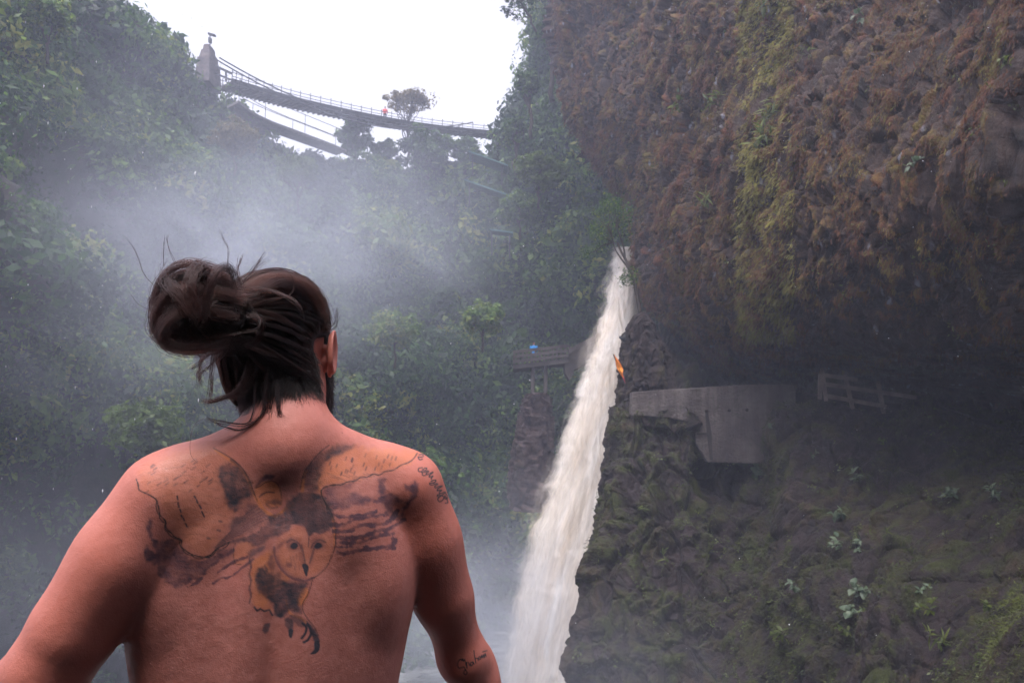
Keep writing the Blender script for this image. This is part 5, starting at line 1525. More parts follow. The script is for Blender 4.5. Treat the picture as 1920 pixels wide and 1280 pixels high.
# right wing
poly(O, [(1030, 130), (1100, 95), (1200, 100), (1300, 110), (1400, 120), (1500, 125), (1470, 175), (1400, 205), (1300, 235), (1200, 270), (1120, 290), (1040, 295), (1000, 330), (980, 290), (990, 200)], 0.52, 8, 4, 0.45)
poly(K, [(930, 290), (940, 220), (985, 150), (1050, 110), (1130, 85), (1180, 95), (1130, 130), (1060, 165), (1030, 210), (1010, 290), (1000, 330), (950, 330)], 0.62, 7, 3, 0.4)
poly(K, [(960, 210), (985, 225), (975, 270), (990, 320), (960, 320), (945, 270)], 0.0, 3, 1, 0.2, cut=True)
line(O, [(925, 320), (930, 270), (940, 225)], 6, 0.75)
line(O, [(1020, 340), (1010, 290), (1015, 250)], 5, 0.6)
line(LN, [(915, 310), (930, 240), (960, 190), (1010, 130), (1060, 90)], 1.6, 0.6)
line(LN, [(1500, 130), (1480, 160), (1450, 180), (1420, 190), (1380, 215), (1340, 222), (1310, 240), (1280, 235), (1250, 250), (1220, 250), (1190, 268), (1150, 275), (1120, 288), (1080, 290), (1040, 300), (1020, 320), (1030, 360), (1040, 380), (1050, 410)], 2.0, 0.75, rough=0.15)
for k in range(34):
    x, y = 1060 + sr.random() * 330, 140 + sr.random() * 120
    if y > 275 - (x - 1060) * 0.25: continue
    line(K, [(x, y + 8), (x + 6, y - 8)], 2.4, 0.25 + 0.35 * sr.random(), smooth=False, rough=0.1)
for k in range(12):
    x = 1050 + k * 18; y = 215 + sr.random() * 50
    line(K, [(x, y), (x + 40, y + 14)], 1.3, 0.35, smooth=False)
# purple clouds, right
poly(PU, [(1030, 310), (1080, 290), (1140, 280), (1190, 270), (1150, 320), (1200, 330), (1240, 350), (1280, 360), (1240, 385), (1180, 395), (1120, 415), (1070, 410), (1035, 370)], 0.58, 6, 3, 0.55)
poly(PU, [(1090, 310), (1150, 305), (1160, 350), (1110, 360)], 0.6, 8, 2, 0.2, cut=True)
poly(PU, [(1305, 260), (1340, 265), (1335, 300), (1350, 320), (1330, 345), (1308, 330)], 0.62, 4, 3, 0.4)
poly(PU, [(1430, 300), (1460, 290), (1490, 270), (1510, 310), (1490, 360), (1460, 390), (1440, 420), (1430, 450), (1400, 470), (1420, 420), (1440, 380), (1470, 340)], 0.66, 4, 3, 0.35)
poly(PU, [(1350, 330), (1400, 345), (1420, 370), (1390, 390), (1370, 430), (1330, 440), (1340, 400), (1310, 380), (1280, 370)], 0.62, 4, 3.5, 0.45)
for pts, w_ in (([(1060, 430), (1110, 445), (1180, 450), (1240, 435), (1290, 425)], 8), ([(1070, 485), (1130, 490), (1160, 475), (1200, 460), (1290, 445), (1330, 440)], 8),
               ([(1080, 520), (1150, 520), (1220, 490), (1300, 490), (1360, 470), (1400, 420)], 9), ([(1090, 550), (1170, 555), (1240, 545), (1300, 520), (1380, 500), (1430, 460)], 10),
               ([(1090, 575), (1180, 580), (1240, 570), (1300, 545), (1380, 530)], 8), ([(1100, 632), (1160, 630), (1220, 612), (1300, 605), (1370, 590), (1390, 570), (1380, 560)], 9),
               ([(1340, 610), (1385, 605)], 6), ([(1090, 600), (1180, 600), (1250, 595)], 4)):
    wl_ = np.clip(w_ * 0.8 + 7 * nz_b, 0.5, 9)
    line(PU, pts, wl_, 0.60 * np.clip(0.95 + 1.3 * nz_b + 0.4 * nz_c, 0.35, 1.1), rough=0.8)
poly(PU, [(1380, 555), (1400, 560), (1395, 585), (1370, 595)], 0.7, 2, 1, 0.2)
# owl head
def face_pts(cx, cy, rx, ry, n=26): return [(cx + rx * math.cos(2 * math.pi * k / n), cy + ry * math.sin(2 * math.pi * k / n)) for k in range(n)]
poly(K, face_pts(955, 450, 128, 130), 0.68, 5, 2, 0.3)
poly(K, [(855, 520), (870, 490), (910, 490), (940, 505), (958, 545), (985, 530), (1020, 535), (1060, 520), (1085, 560), (1085, 620), (1050, 700), (1000, 745), (930, 765), (860, 745), (800, 690), (785, 620), (800, 560)], 1.0, 2.5, 1.0, 0.0, cut=True)
poly(PU, [(855, 520), (870, 490), (910, 490), (940, 505), (958, 545), (985, 530), (1020, 535), (1060, 520), (1085, 560), (1085, 620), (1050, 700), (1000, 745), (930, 765), (860, 745), (800, 690), (785, 620), (800, 560)], 0.9, 2.5, 1.0, 0.0, cut=True)
poly(O, [(860, 520), (900, 500), (940, 520), (958, 560), (1050, 535), (1080, 600), (1040, 700), (930, 750), (850, 730), (800, 660), (800, 580)], 0.30, 8, 2, 0.3)
for r_, a_ in ((118, .35), (104, .3), (90, .35)):
    line(O, [(955 + r_ * math.cos(t), 450 + r_ * math.sin(t)) for t in np.linspace(math.pi * 1.08, math.pi * 1.9, 12)], 3, a_)
line(LN, [(1040, 380), (1065, 420), (1085, 470), (1092, 530), (1090, 590), (1070, 650), (1045, 700), (1000, 742), (970, 755)], 1.5, 0.65)
line(O, [(1035, 375), (1058, 415), (1080, 470), (1086, 530), (1084, 590)], 3.5, 0.7)
line(PU, [(785, 600), (790, 650), (820, 710), (870, 752), (930, 768), (985, 752)], 4, 0.5, rough=0.2)
for cx_, s in ((884, 1), (1004, -1)):
    poly(K, [(cx_ - 20, 595), (cx_ - 6, 578), (cx_ + 12, 580), (cx_ + 20, 595), (cx_ + 6, 608), (cx_ - 10, 608)], 0.85, 1.5, 0.5, 0.1)
    line(K, [(cx_ - 36 * s, 575), (cx_ - 10 * s, 564), (cx_ + 22 * s, 580), (cx_ + 34 * s, 605)], 2.4, 0.5)
    poly(PU, [(cx_ - 40, 565), (cx_, 550), (cx_ + 35, 570), (cx_ + 30, 610), (cx_, 620), (cx_ - 35, 605)], 0.38, 6, 2, 0.4)
    line(O, [(cx_ - 5, 586), (cx_ + 1, 586)], 2, 0.9, smooth=False)
line(K, [(922, 590), (930, 630), (938, 670), (940, 690)], 3.0, 0.42)
poly(PU, [(905, 600), (925, 600), (938, 680), (925, 690)], 0.35, 5, 2, 0.4)
poly(PU, [(970, 600), (990, 605), (972, 690), (958, 690)], 0.28, 5, 2, 0.4)
poly(PU, [(800, 640), (830, 700), (880, 745), (940, 760), (900, 765), (840, 740), (795, 680)], 0.4, 5, 2, 0.4)
line(K, [(985, 600), (975, 640), (962, 680)], 3.5, 0.4)
line(K, [(958, 545), (956, 600)], 1.8, 0.5)
poly(K, [(925, 690), (940, 682), (955, 695), (953, 720), (945, 747), (932, 715)], 0.95, 1.2, 0.4, 0.05)
for k in range(14):
    x = 830 + sr.random() * 90; y = 630 + sr.random() * 70
    line(PU, [(x, y), (x + 3, y + 22)], 1.6, 0.28, smooth=False)
poly(PU, [(845, 680), (870, 680), (870, 700), (850, 702)], 0.4, 3, 1, 0.3)
# owl body
poly(O, [(670, 690), (720, 640), (790, 620), (800, 700), (860, 760), (760, 860), (780, 920), (700, 900), (675, 860)], 0.6, 5, 2.5, 0.45)
poly(K, [(690, 740), (720, 700), (760, 730), (800, 740), (860, 775), (950, 775), (930, 830), (910, 880), (915, 930), (870, 920), (840, 945), (790, 945), (780, 890), (740, 850), (700, 810)], 0.74, 5, 2.5, 0.35)
poly(K, [(735, 690), (750, 700), (755, 730), (740, 725)], 0.6, 2, 1, 0.2)
poly(PU, [(790, 600), (850, 560), (790, 640), (800, 700), (830, 745), (790, 740), (750, 680)], 0.5, 6, 2, 0.4)
poly(O, [(895, 850), (940, 800), (955, 830), (930, 880), (900, 890)], 0.8, 2, 1, 0.15)
for k in range(30):
    y = 640 + k * 8; x = 668 - 4 * math.sin(k * .7)
    line(K, [(x, y), (x - 6, y + 8)], 1.6, 0.6, smooth=False)
line(K, [(685, 900), (700, 918), (715, 908), (735, 920), (760, 912), (775, 940)], 3.0, 0.75, smooth=False)
line(LN, [(975, 765), (955, 830), (925, 890), (940, 940), (985, 1000), (1005, 1040)], 1.5, 0.65)
line(O, [(845, 865), (855, 910), (870, 935), (920, 955), (945, 980)], 3.0, 0.9)
poly(K, [(860, 935), (920, 945), (945, 975), (930, 1000), (890, 985)], 0.5, 3, 1.5, 0.3)
# talons
poly(K, [(725, 1010), (735, 985), (765, 978), (762, 1000), (748, 1030), (730, 1028)], 0.62, 2, 1, 0.25)
poly(K, [(838, 960), (855, 950), (880, 965), (878, 1020), (870, 1052), (858, 1040), (855, 1015), (840, 990)], 0.62, 2, 1, 0.35)
poly(K, [(860, 1010), (878, 1012), (876, 1040), (868, 1053), (858, 1040)], 0.9, 1, 0.5, 0.1)
line(K, [(925, 980), (945, 1000), (940, 1030), (922, 1055)], 4, 0.85)
line(K, [(950, 985), (970, 1020), (955, 1060), (932, 1075)], 4, 0.85)
poly(K, [(940, 965), (975, 995), (1005, 1045), (1013, 1090), (1000, 1125), (965, 1134), (990, 1110), (990, 1080), (970, 1040)], 0.72, 2, 1, 0.2)
poly(K, [(985, 1075), (1008, 1070), (1012, 1100), (998, 1127), (965, 1135), (985, 1112)], 0.95, 1.2, 0.5, 0.05)
# lettering on the shoulder: three lines of flowing script, following the arm
def script(word_pts, ox, oy, ang, sc, w_=1.7, a=0.85):
    ca, sa = math.cos(ang), math.sin(ang)
    for st in word_pts:
        line(LN, [(ox + sc * (x * ca - y * sa), oy + sc * (x * sa + y * ca)) for x, y in st], w_, a, z=False)
loopy = [[(0, 0), (2, -7), (5, -9), (6, -4), (3, 1), (1, 4), (4, 5), (8, 0)], [(8, 0), (10, -6), (13, -7), (12, -1), (15, 1), (17, -4)], [(17, -4), (19, -10), (21, -12), (20, -2), (22, 1), (25, -4), (27, -6), (27, 0), (30, 1)], [(30, 1), (33, -8), (35, -9), (34, 2), (31, 8), (29, 5), (36, 0), (40, -3)]]
script([[(0, 0), (4, -4), (7, -2), (4, 2), (1, 4), (6, 6), (9, 2)]], 786, 852, R(40), 1.1)
script(loopy[:3], 792, 880, R(44), 0.85)
script([[(0, 0), (-6, 4), (-4, 9), (2, 8), (5, 13), (10, 12), (11, 6)]], 792, 876, R(20), 1.0)
script(loopy, 808, 902, R(52), 0.95)
script([[(0, 0), (-4, 5), (0, 9), (5, 5), (7, -2), (11, 2), (14, 8), (10, 10)]], 826, 930, R(10), 1.1)
script([[(0, 0), (3, 6), (-1, 10), (-5, 6)]], 836, 925, R(-10), 1.0)
# lettering inside the forearm: capital S, h, a, b, o, n
fx = lambda X, Y: (760 + X * 0.21875, 1000 + Y * 0.21875)
for st in ([(500, 1090), (470, 1075), (448, 1110), (460, 1150), (500, 1140), (515, 1160), (530, 1190), (515, 1205), (500, 1190), (515, 1160)],
           [(480, 1085), (490, 1070), (500, 1085)], [(510, 1075), (530, 1150), (525, 1110), (540, 1100), (552, 1130)],
           [(575, 1100), (560, 1105), (562, 1130), (580, 1115), (578, 1095), (590, 1115)], [(588, 1000), (594, 1050), (605, 1105), (600, 1070), (618, 1065), (625, 1085)],
           [(640, 1050), (628, 1060), (638, 1075), (650, 1060), (640, 1050)], [(650, 1060), (655, 1040), (662, 1060), (670, 1035), (676, 1060), (684, 1025), (692, 1050)],
           [(662, 1010), (700, 1000)]):
    line(LN, [fx(*q) for q in st], 1.5, 0.9, z=False)

def sample(lay, qx, qy):
    x = np.clip(qx - TX0 - 0.5, 0, TW - 1.001); y = np.clip(qy - TY0 - 0.5, 0, TH - 1.001)
    i, j = x.astype(int), y.astype(int); fx_, fy_ = x - i, y - j
    v = (lay[j, i] * (1 - fx_) + lay[j, i + 1] * fx_) * (1 - fy_) + (lay[j + 1, i] * (1 - fx_) + lay[j + 1, i + 1] * fx_) * fy_
    return v * (qx > TX0 + 1) * (qx < TX0 + TW - 1) * (qy > TY0 + 1) * (qy < TY0 + TH - 1)
# only the back-facing skin takes the drawing
nrm_v = np.zeros_like(sv)
fn = np.cross(sv[sq[:, 2]] - sv[sq[:, 0]], sv[sq[:, 3]] - sv[sq[:, 1]])
for k in range(4):
    for c_ in range(3):
        nrm_v[:, c_] += np.bincount(sq[:, k], fn[:, c_], len(sv))
nrm_v /= np.linalg.norm(nrm_v, axis=1)[:, None] + 1e-12
toward = np.sum(nrm_v * (CAM - sv), axis=1) / np.linalg.norm(CAM - sv, axis=1)
if toward[np.argmin(sv[:, 1])] < 0:
    sq = sq[:, ::-1]; nrm_v = -nrm_v; toward = -toward
qx, qy = to_px(sv)
fr = sstep(0.02, 0.15, toward)
iv = [sample(l_, qx, qy) * fr for l_ in (ink_k, ink_p, ink_o, ink_l)]
# redder shoulders and upper arms; paler flanks; shaved hair shadow on the head
hq_ = (sv - HC) @ RH
def hair_zone(q):
    """1 where the scalp carries hair (head frame)"""
    x, y, z = q[:, 0], q[:, 1], q[:, 2]
    low = -0.112 + 0.030 * sstep(-0.02, 0.03, x) - 0.012 * sstep(0.02, 0.05, -x) + 0.006 * np.sin(x * 260)
    zone = sstep(low - 0.010, low + 0.012, z)
    front = 0.05 + 0.03 * sstep(0.05, 0.1, z)
    zone = zone * (1 - sstep(front - 0.01, front + 0.01, y))
    ear = sstep(-0.036, -0.022, y) * (1 - sstep(0.012, 0.028, z - 0.25 * (y - 0.0)))
    return zone * (1 - ear)
def beard_zone(q):
    x, y, z = q[:, 0], q[:, 1], q[:, 2]
    side = sstep(0.008, 0.018, y + (z + 0.06) * 0.15)
    return side * (1 - sstep(0.0, 0.02, z - (0.03 if False else 0) - 0.02 * (y < 0.03))) * sstep(-0.128, -0.118, z) * (1 - sstep(-0.06, -0.045, z) * (np.abs(x) < 0.05))
hin = np.linalg.norm(hq_ / np.array([0.12, 0.15, 0.14]), axis=1) < 1
stub = np.maximum(hair_zone(hq_), beard_zone(hq_)) * hin
plv = (sv - TO) @ RT
red = np.clip(sstep(0.13, 0.23, np.abs(plv[:, 0])) + sstep(ZT(900), ZT(845), plv[:, 2]) * 0.6, 0, 1)
kx_ = [sv] + hv; kq = [sq]; off = len(sv)
for v_, q_ in zip(hv, hq):
    kq.append(q_ + off); off += len(v_)
allv = np.concatenate(kx_); ext = len(allv) - len(sv)
pad = lambda a, f=0.0: np.concatenate([a, np.full(ext, f)])
m, nt, out = new_mat('skin')
A = lambda n: N(nt, 'ShaderNodeAttribute', attribute_name=n).outputs['Fac']
v = coords(nt)
base = ramp(nt, noise_tex(nt, v, 14, 7, 0.68), [(0.3, (0.33, 0.118, 0.096)), (0.55, (0.41, 0.152, 0.125)), (0.75, (0.45, 0.155, 0.130))])
base = mix(nt, 0.35, base, ramp(nt, noise_tex(nt, v, 90, 3, 0.6), [(0.35, (0.35, 0.13, 0.10)), (0.65, (0.52, 0.235, 0.19))]))
rd = N(nt, 'ShaderNodeMath', {0: A('red'), 1: 0.65}, operation='MULTIPLY').outputs[0]
base = mix(nt, rd, base, (0.54, 0.165, 0.115))
spots = N(nt, 'ShaderNodeTexVoronoi', {'Vector': v, 'Scale': 34.0})
sp = ramp(nt, spots.outputs['Distance'], [(0.0, (1, 1, 1)), (0.035, (1, 1, 1)), (0.06, (0, 0, 0))])
spm = N(nt, 'ShaderNodeMath', {0: sp, 1: ramp(nt, spots.outputs['Color'], [(0.72, (0, 0, 0)), (0.75, (0.6, 0.6, 0.6))])}, operation='MULTIPLY').outputs[0]
base = mix(nt, spm, base, (0.16, 0.055, 0.04))
oa = N(nt, 'ShaderNodeMath', {0: A('ink_orange'), 1: 0.85}, operation='MULTIPLY').outputs[0]
base = mix(nt, oa, base, (0.60, 0.20, 0.06))
pa = N(nt, 'ShaderNodeMath', {0: A('ink_purple'), 1: 1.35}, operation='MULTIPLY').outputs[0]
base = mix(nt, pa, base, (0.075, 0.045, 0.065))
ka = N(nt, 'ShaderNodeMath', {0: A('ink_dark'), 1: 1.35}, operation='MULTIPLY').outputs[0]
base = mix(nt, ka, base, (0.045, 0.042, 0.055))
base = mix(nt, N(nt, 'ShaderNodeMath', {0: A('ink_line'), 1: 1.3}, operation='MULTIPLY').outputs[0], base, (0.03, 0.03, 0.036))
stv = N(nt, 'ShaderNodeMapRange', {0: noise_tex(nt, v, 420, 2, 0.7), 1: 0.35, 2: 0.6, 3: 0.55, 4: 1.0}).outputs[0]
st = N(nt, 'ShaderNodeMath', {0: A('stubble'), 1: stv}, operation='MULTIPLY').outputs[0]
base = mix(nt, st, base, (0.022, 0.015, 0.014))
fb = N(nt, 'ShaderNodeTexVoronoi', {'Vector': v, 'Scale': 620.0}).outputs['Distance']
fb2 = noise_tex(nt, v, 260, 4, 0.65)
b1 = N(nt, 'ShaderNodeBump', {'Strength': 0.16, 'Distance': 0.0012, 'Height': fb})
b2 = N(nt, 'ShaderNodeBump', {'Strength': 0.28, 'Distance': 0.0015, 'Height': fb2, 'Normal': b1.outputs[0]})
b3 = N(nt, 'ShaderNodeBump', {'Strength': 0.25, 'Distance': 0.006, 'Height': noise_tex(nt, v, 38, 4, 0.6), 'Normal': b2.outputs[0]})
rgh = N(nt, 'ShaderNodeMapRange', {0: noise_tex(nt, v, 30, 4, 0.6), 1: 0.3, 2: 0.7, 3: 0.40, 4: 0.60}).outputs[0]
p = N(nt, 'ShaderNodeBsdfPrincipled', {'Base Color': base, 'Roughness': rgh, 'Specular IOR Level': 0.38, 'Normal': b3.outputs[0],
      'Subsurface Weight': 0.12, 'Subsurface Radius': (1.0, 0.35, 0.2), 'Subsurface Scale': 0.006})
nt.links.new(p.outputs[0], out.inputs[0])
M_SKIN = m
FLOOR = 0.0
man = thing('person', 'bare-backed man seen from behind with a dark hair bun and a tattooed back', 'person', (TO[0], TO[1], FLOOR))
MOFF = (TO[0], TO[1], FLOOR)
allv = allv - np.array(MOFF)
body = obj('body', np_mesh('body', allv, [np.concatenate(kq)], True, {'ink_dark': pad(iv[0]), 'ink_purple': pad(iv[1]), 'ink_orange': pad(iv[2]), 'ink_line': pad(iv[3]),
           'stubble': pad(stub), 'red': pad(red, 0.6)}), man, M_SKIN)
# ------------------------------------------------------------------ hair
def head_base(q):
    h = ell(q, (0, -0.008, 0.035), (0.077, 0.096, 0.086))
    h = smin(h, ell(q, (0, 0.028, -0.035), (0.068, 0.068, 0.085)), 0.03)
    h = smin(h, ell(q, (0, -0.045, -0.02), (0.060, 0.050, 0.060)), 0.03)
    h = smin(h, ell(q, (0, 0.046, -0.085), (0.054, 0.044, 0.032)), 0.03)
    nk = (NK1 - HC) @ RH; nk0 = (NK0 - HC) @ RH
    return smin(h, cone(q, nk0, nk, 0.064, 0.056), 0.035)
def grad(f, q, e=1e-3):
    g = np.stack([f(q + np.eye(3)[i] * e) - f(q - np.eye(3)[i] * e) for i in range(3)], 1)
    return g / (np.linalg.norm(g, axis=1)[:, None] + 1e-9)
def project(q, lift, it=3):
    for _ in range(it):
        q = q + (lift - head_base(q))[:, None] * grad(head_base, q)
    return q
def H2W(q): return HC + np.asarray(q) @ RH.T
def W2H(p): return (np.asarray(p) - HC) @ RH

TIE = W2H(HC + np.array([-0.058, -0.086, 0.047]))
BUN = W2H(at(375, 576, 1.172))
CAMH = W2H(CAM)
bax = CAMH - BUN; bax /= np.linalg.norm(bax)
bax = bax + 0.25 * (RH.T @ np.array([-0.6, 0, 0.1])); bax /= np.linalg.norm(bax)
bx = np.cross(RH.T @ np.array([0, 0, 1.0]), bax); bx /= np.linalg.norm(bx)      # points to the right in the picture or left
if (RH @ bx)[0] < 0: bx = -bx
bz = np.cross(bx, bax); 
if (RH @ bz)[2] < 0: bz = -bz
BM = np.stack([bx, bz, bax], 1)
def bun_pt(x, z, f): return BUN + BM @ np.array([x, z, f])

# dark under-layer (mesh): scalp cap, knot and bun core
def cap_sdf(p):
    q = (p - HC) @ RH
    hb = head_base(q)
    zone = sstep(0.55, 1.0, hair_zone(q)) * sstep(-0.10, -0.055, q[:, 2] + 0.02 * np.sin(q[:, 0] * 90))
    d = hb - (0.0065 * zone - 0.004)
    b = (q - BUN) @ BM
    rr = np.hypot(b[:, 0] / 1.08, b[:, 1])
    core = np.sqrt(np.maximum(rr - 0.028, 0) ** 2 + (b[:, 2] * 0.95) ** 2) - 0.0175 + 0.012 * np.exp(-(rr / 0.014) ** 2)
    k = cone(q, TIE * 0.9, BUN * 0.6 + TIE * 0.4, 0.022, 0.024)
    d2 = smin(core, k, 0.02)
    return smin(d, d2, 0.015)
cv, cq = surface_nets(cap_sdf, HC + np.array([-0.24, -0.24, -0.16]), HC + np.array([0.14, 0.13, 0.16]), 0.0038)
cv = vol_smooth(cv, cq, 1)
m, nt, out = new_mat('hair_underlayer')
v = coords(nt, (1, 1, 3))
c = ramp(nt, noise_tex(nt, v, 120, 4, 0.7), [(0.3, (0.004, 0.003, 0.0035)), (0.7, (0.014, 0.009, 0.009))])
bb = N(nt, 'ShaderNodeBump', {'Strength': 0.8, 'Distance': 0.003, 'Height': noise_tex(nt, v, 300, 3, 0.7)})
p = N(nt, 'ShaderNodeBsdfPrincipled', {'Base Color': c, 'Roughness': 0.65, 'Specular IOR Level': 0.3, 'Normal': bb.outputs[0]})
nt.links.new(p.outputs[0], out.inputs[0])
hair = obj('hair', np_mesh('hair', cv - np.array(MOFF), cq, True), man, m)
hair['label'] = 'dark brown hair pulled up into a loose bun'

def hair_material(name, dark, light, rough=0.3):
    m, nt, out = new_mat(name)
    inf = N(nt, 'ShaderNodeHairInfo')
    h = N(nt, 'ShaderNodeBsdfHairPrincipled')
    h.parametrization = 'COLOR'
    for k, vv in (('IOR', 1.33), ('Roughness', rough), ('Radial Roughness', 0.4), ('Random Roughness', 0.2)):
        if k in h.inputs: h.inputs[k].default_value = vv
    lk_ = N(nt, 'ShaderNodeAttribute', attribute_name='lock').outputs['Fac']
    f = N(nt, 'ShaderNodeMath', {0: N(nt, 'ShaderNodeMath', {0: inf.outputs['Random'], 1: 0.35}, operation='MULTIPLY').outputs[0], 1: lk_}, operation='ADD').outputs[0]
    nt.links.new(ramp(nt, f, [(0.05, dark), (1.2, light)]), h.inputs['Color'])
    nt.links.new(h.outputs[0], out.inputs[0])
    return m
M_HAIR = hair_material('brown_hair', (0.0018, 0.0011, 0.0014), (0.021, 0.0075, 0.0052))

def strands(name, P, rad, parent, mat, taper=True, tints=None):
    """P: list of arrays (K, n, 3) in world; rad: list of (K,)"""
    hc = bpy.data.hair_curves.new(name)
    sizes = np.concatenate([np.full(a.shape[0], a.shape[1]) for a in P]).astype(int)
    hc.add_curves(sizes.tolist())
    pos = np.concatenate([a.reshape(-1, 3) for a in P]) - np.array(MOFF)
    hc.attributes['position'].data.foreach_set('vector', pos.astype(np.float32).ravel())
    rr = []
    for a, r_ in zip(P, rad):
        t = np.linspace(0, 1, a.shape[1])
        prof_ = np.clip((1 - t) / 0.3, 0.15, 1) if taper else np.ones_like(t)
        rr.append((np.asarray(r_)[:, None] * prof_[None]).ravel())
    ra = hc.attributes.get('radius') or hc.attributes.new('radius', 'FLOAT', 'POINT')
    ra.data.foreach_set('value', np.concatenate(rr).astype(np.float32))
    if tints is not None:
        ta = hc.attributes.new('lock', 'FLOAT', 'POINT')
        ta.data.foreach_set('value', np.concatenate([np.repeat(tq, a.shape[1]) for a, tq in zip(P, tints)]).astype(np.float32))
    hc.materials.append(mat)
    o = bpy.data.objects.new(name, hc)
    scene.collection.objects.link(o)
    o.parent = parent
    return o

hr = np.random.default_rng(21)
def unit(a): return a / (np.linalg.norm(a, axis=-1, keepdims=True) + 1e-9)
# --- long hair combed over the scalp to the tie
def scalp_roots(n, cond=None):
    out_ = []
    got = 0
    while got < n:
        u = unit(hr.normal(size=(n, 3)))
        q = project(u * 0.1, np.zeros(n), 3)
        ok = (hair_zone(q) > 0.6)
        if cond is not None: ok &= cond(q)
        q = q[ok]; out_.append(q); got += len(q)
    return np.concatenate(out_)[:n]
def comb(roots, npt, lift0, lift1, end, end_spread, arch=0.0, clump=None):
    K_ = len(roots)
    t = np.linspace(0, 1, npt)
    u0 = unit(roots); u1 = unit(TIE + hr.normal(size=(K_, 3)) * 0.006)
    om = np.arccos(np.clip(np.sum(u0 * u1, 1), -1, 1))[:, None]
    so = np.sin(om) + 1e-6
    S = (np.sin((1 - t)[None] * om) / so)[..., None] * u0[:, None] + (np.sin(t[None] * om) / so)[..., None] * u1[:, None]
    # a little sideways wander shared by neighbours
    wn = np.stack([fbm(roots * 28 + 10 * i, 2, 700 + i) for i in range(3)], 1)
    S = S + wn[:, None] * (np.sin(np.pi * t) * 0.42)[None, :, None]
    Q = (unit(S) * 0.1).reshape(-1, 3)
    li = lift0 * (1 - t)[None] ** 0.5 * 0 + (lift0 + (lift1 - lift0) * t[None] ** 1.5) + arch[:, None] * np.sin(np.pi * t)[None] ** 1.0
    li = li * np.ones((K_, 1)); li[:, 0] = -0.001
    Q = project(Q, li.ravel(), 3).reshape(K_, npt, 3)
    return Q
NL = 10000
rt = scalp_roots(NL)
arch = 0.0015 + 0.007 * np.clip(fbm(rt * 60, 3, 720) + 0.2, 0, 1) + 0.0012 * hr.random(NL)
topb = sstep(0.03, 0.09, rt[:, 2])
arch = arch + topb * (0.002 + 0.006 * np.clip(fbm(rt * 30, 2, 730) + 0.3, 0, 1))
long1 = comb(rt, 14, 0.0045, 0.012, TIE, 0.006, arch)
# gather the strands into a few hundred locks that lie over one another
nlk = 460
ck = hr.choice(NL, nlk, replace=False)
near_k = np.empty(NL, int)
for c0 in range(0, NL, 2000):
    near_k[c0:c0 + 2000] = np.argmin(np.linalg.norm(rt[c0:c0 + 2000, None] - rt[ck][None] + 0.0, axis=2), axis=1)
lift_k = hr.random(nlk) ** 2 * 0.0065
gk = unit(long1[ck])
path_k = long1[ck] + gk * (lift_k[:, None] * np.sin(np.pi * np.linspace(0, 1, 14))[None] ** 0.7)[..., None]
bt = (0.86 * sstep(0.0, 0.30, np.linspace(0, 1, 14)))[None, :, None]
thick = hr.normal(size=(NL, 1, 3)) * 0.0011
long1 = long1 * (1 - bt) + (path_k[near_k] + thick) * bt
tint_k = hr.random(nlk) ** 1.7
# last stretch into the knot
kn = TIE + unit(BUN - TIE) * 0.03
w_ = sstep(0.8, 1.0, np.linspace(0, 1, 14))[None, :, None]
long1 = long1 * (1 - w_) + (kn + hr.normal(size=(NL, 1, 3)) * 0.008) * w_
LOCKT = []
# --- bun: strands rolled over a ring, centre to rim, slightly twisted, in locks
def bun_strands(n, a0, a1, rmaj, rmin, locks, twist, npt=18, jitter=0.003, sx=1.08, grow=0.0):
    lk = hr.random(locks) * 2 * np.pi
    lr = 1 + 0.10 * hr.normal(size=locks); lt = twist * (1 + 0.5 * hr.normal(size=locks)); lb = hr.normal(size=locks) * 0.35
    j = hr.integers(0, locks, n)
    LOCKT.append(np.clip(0.6 * hr.random(locks)[j] ** 2.2 + 0.1 * hr.normal(size=n), 0, 1))
    t = np.linspace(0, 1, npt)[None]
    ph = a0 + (a1 - a0) * t + (lb[j] + hr.normal(size=n) * 0.08)[:, None]
    th = (lk[j] + hr.normal(size=n) * 0.028)[:, None] + lt[j][:, None] * t
    rm = (rmin * lr[j] * (1 + 0.05 * hr.normal(size=n)))[:, None] * np.ones_like(ph)
    # ph: 0 = ring's inner side (centre), pi/2 = front, pi = rim, 3pi/2 = back
    rad_ = rmaj - rm * np.cos(ph)
    f = rm * np.sin(ph)
    rad_ = rad_ * (1 + grow * np.clip(-np.sin(th), 0, 1))
    x = rad_ * np.cos(th) * sx; z = rad_ * np.sin(th)
    L = np.stack([x, z, f], -1)
    L = L + fbm((L.reshape(-1, 3) + lk[j].repeat(npt)[:, None]) * 40, 2, 760)[:, None].reshape(n, npt, 1) * jitter
    return BUN + L @ BM.T
bun1 = bun_strands(4600, 0.15, 4.6, 0.029, 0.022, 300, 0.9, jitter=0.004)
bun2 = bun_strands(1700, 0.5, 4.2, 0.030, 0.0235, 130, -1.4, jitter=0.006)
bun3 = bun_strands(700, 0.7, 3.6, 0.031, 0.026, 90, 1.8, jitter=0.010, grow=0.12)
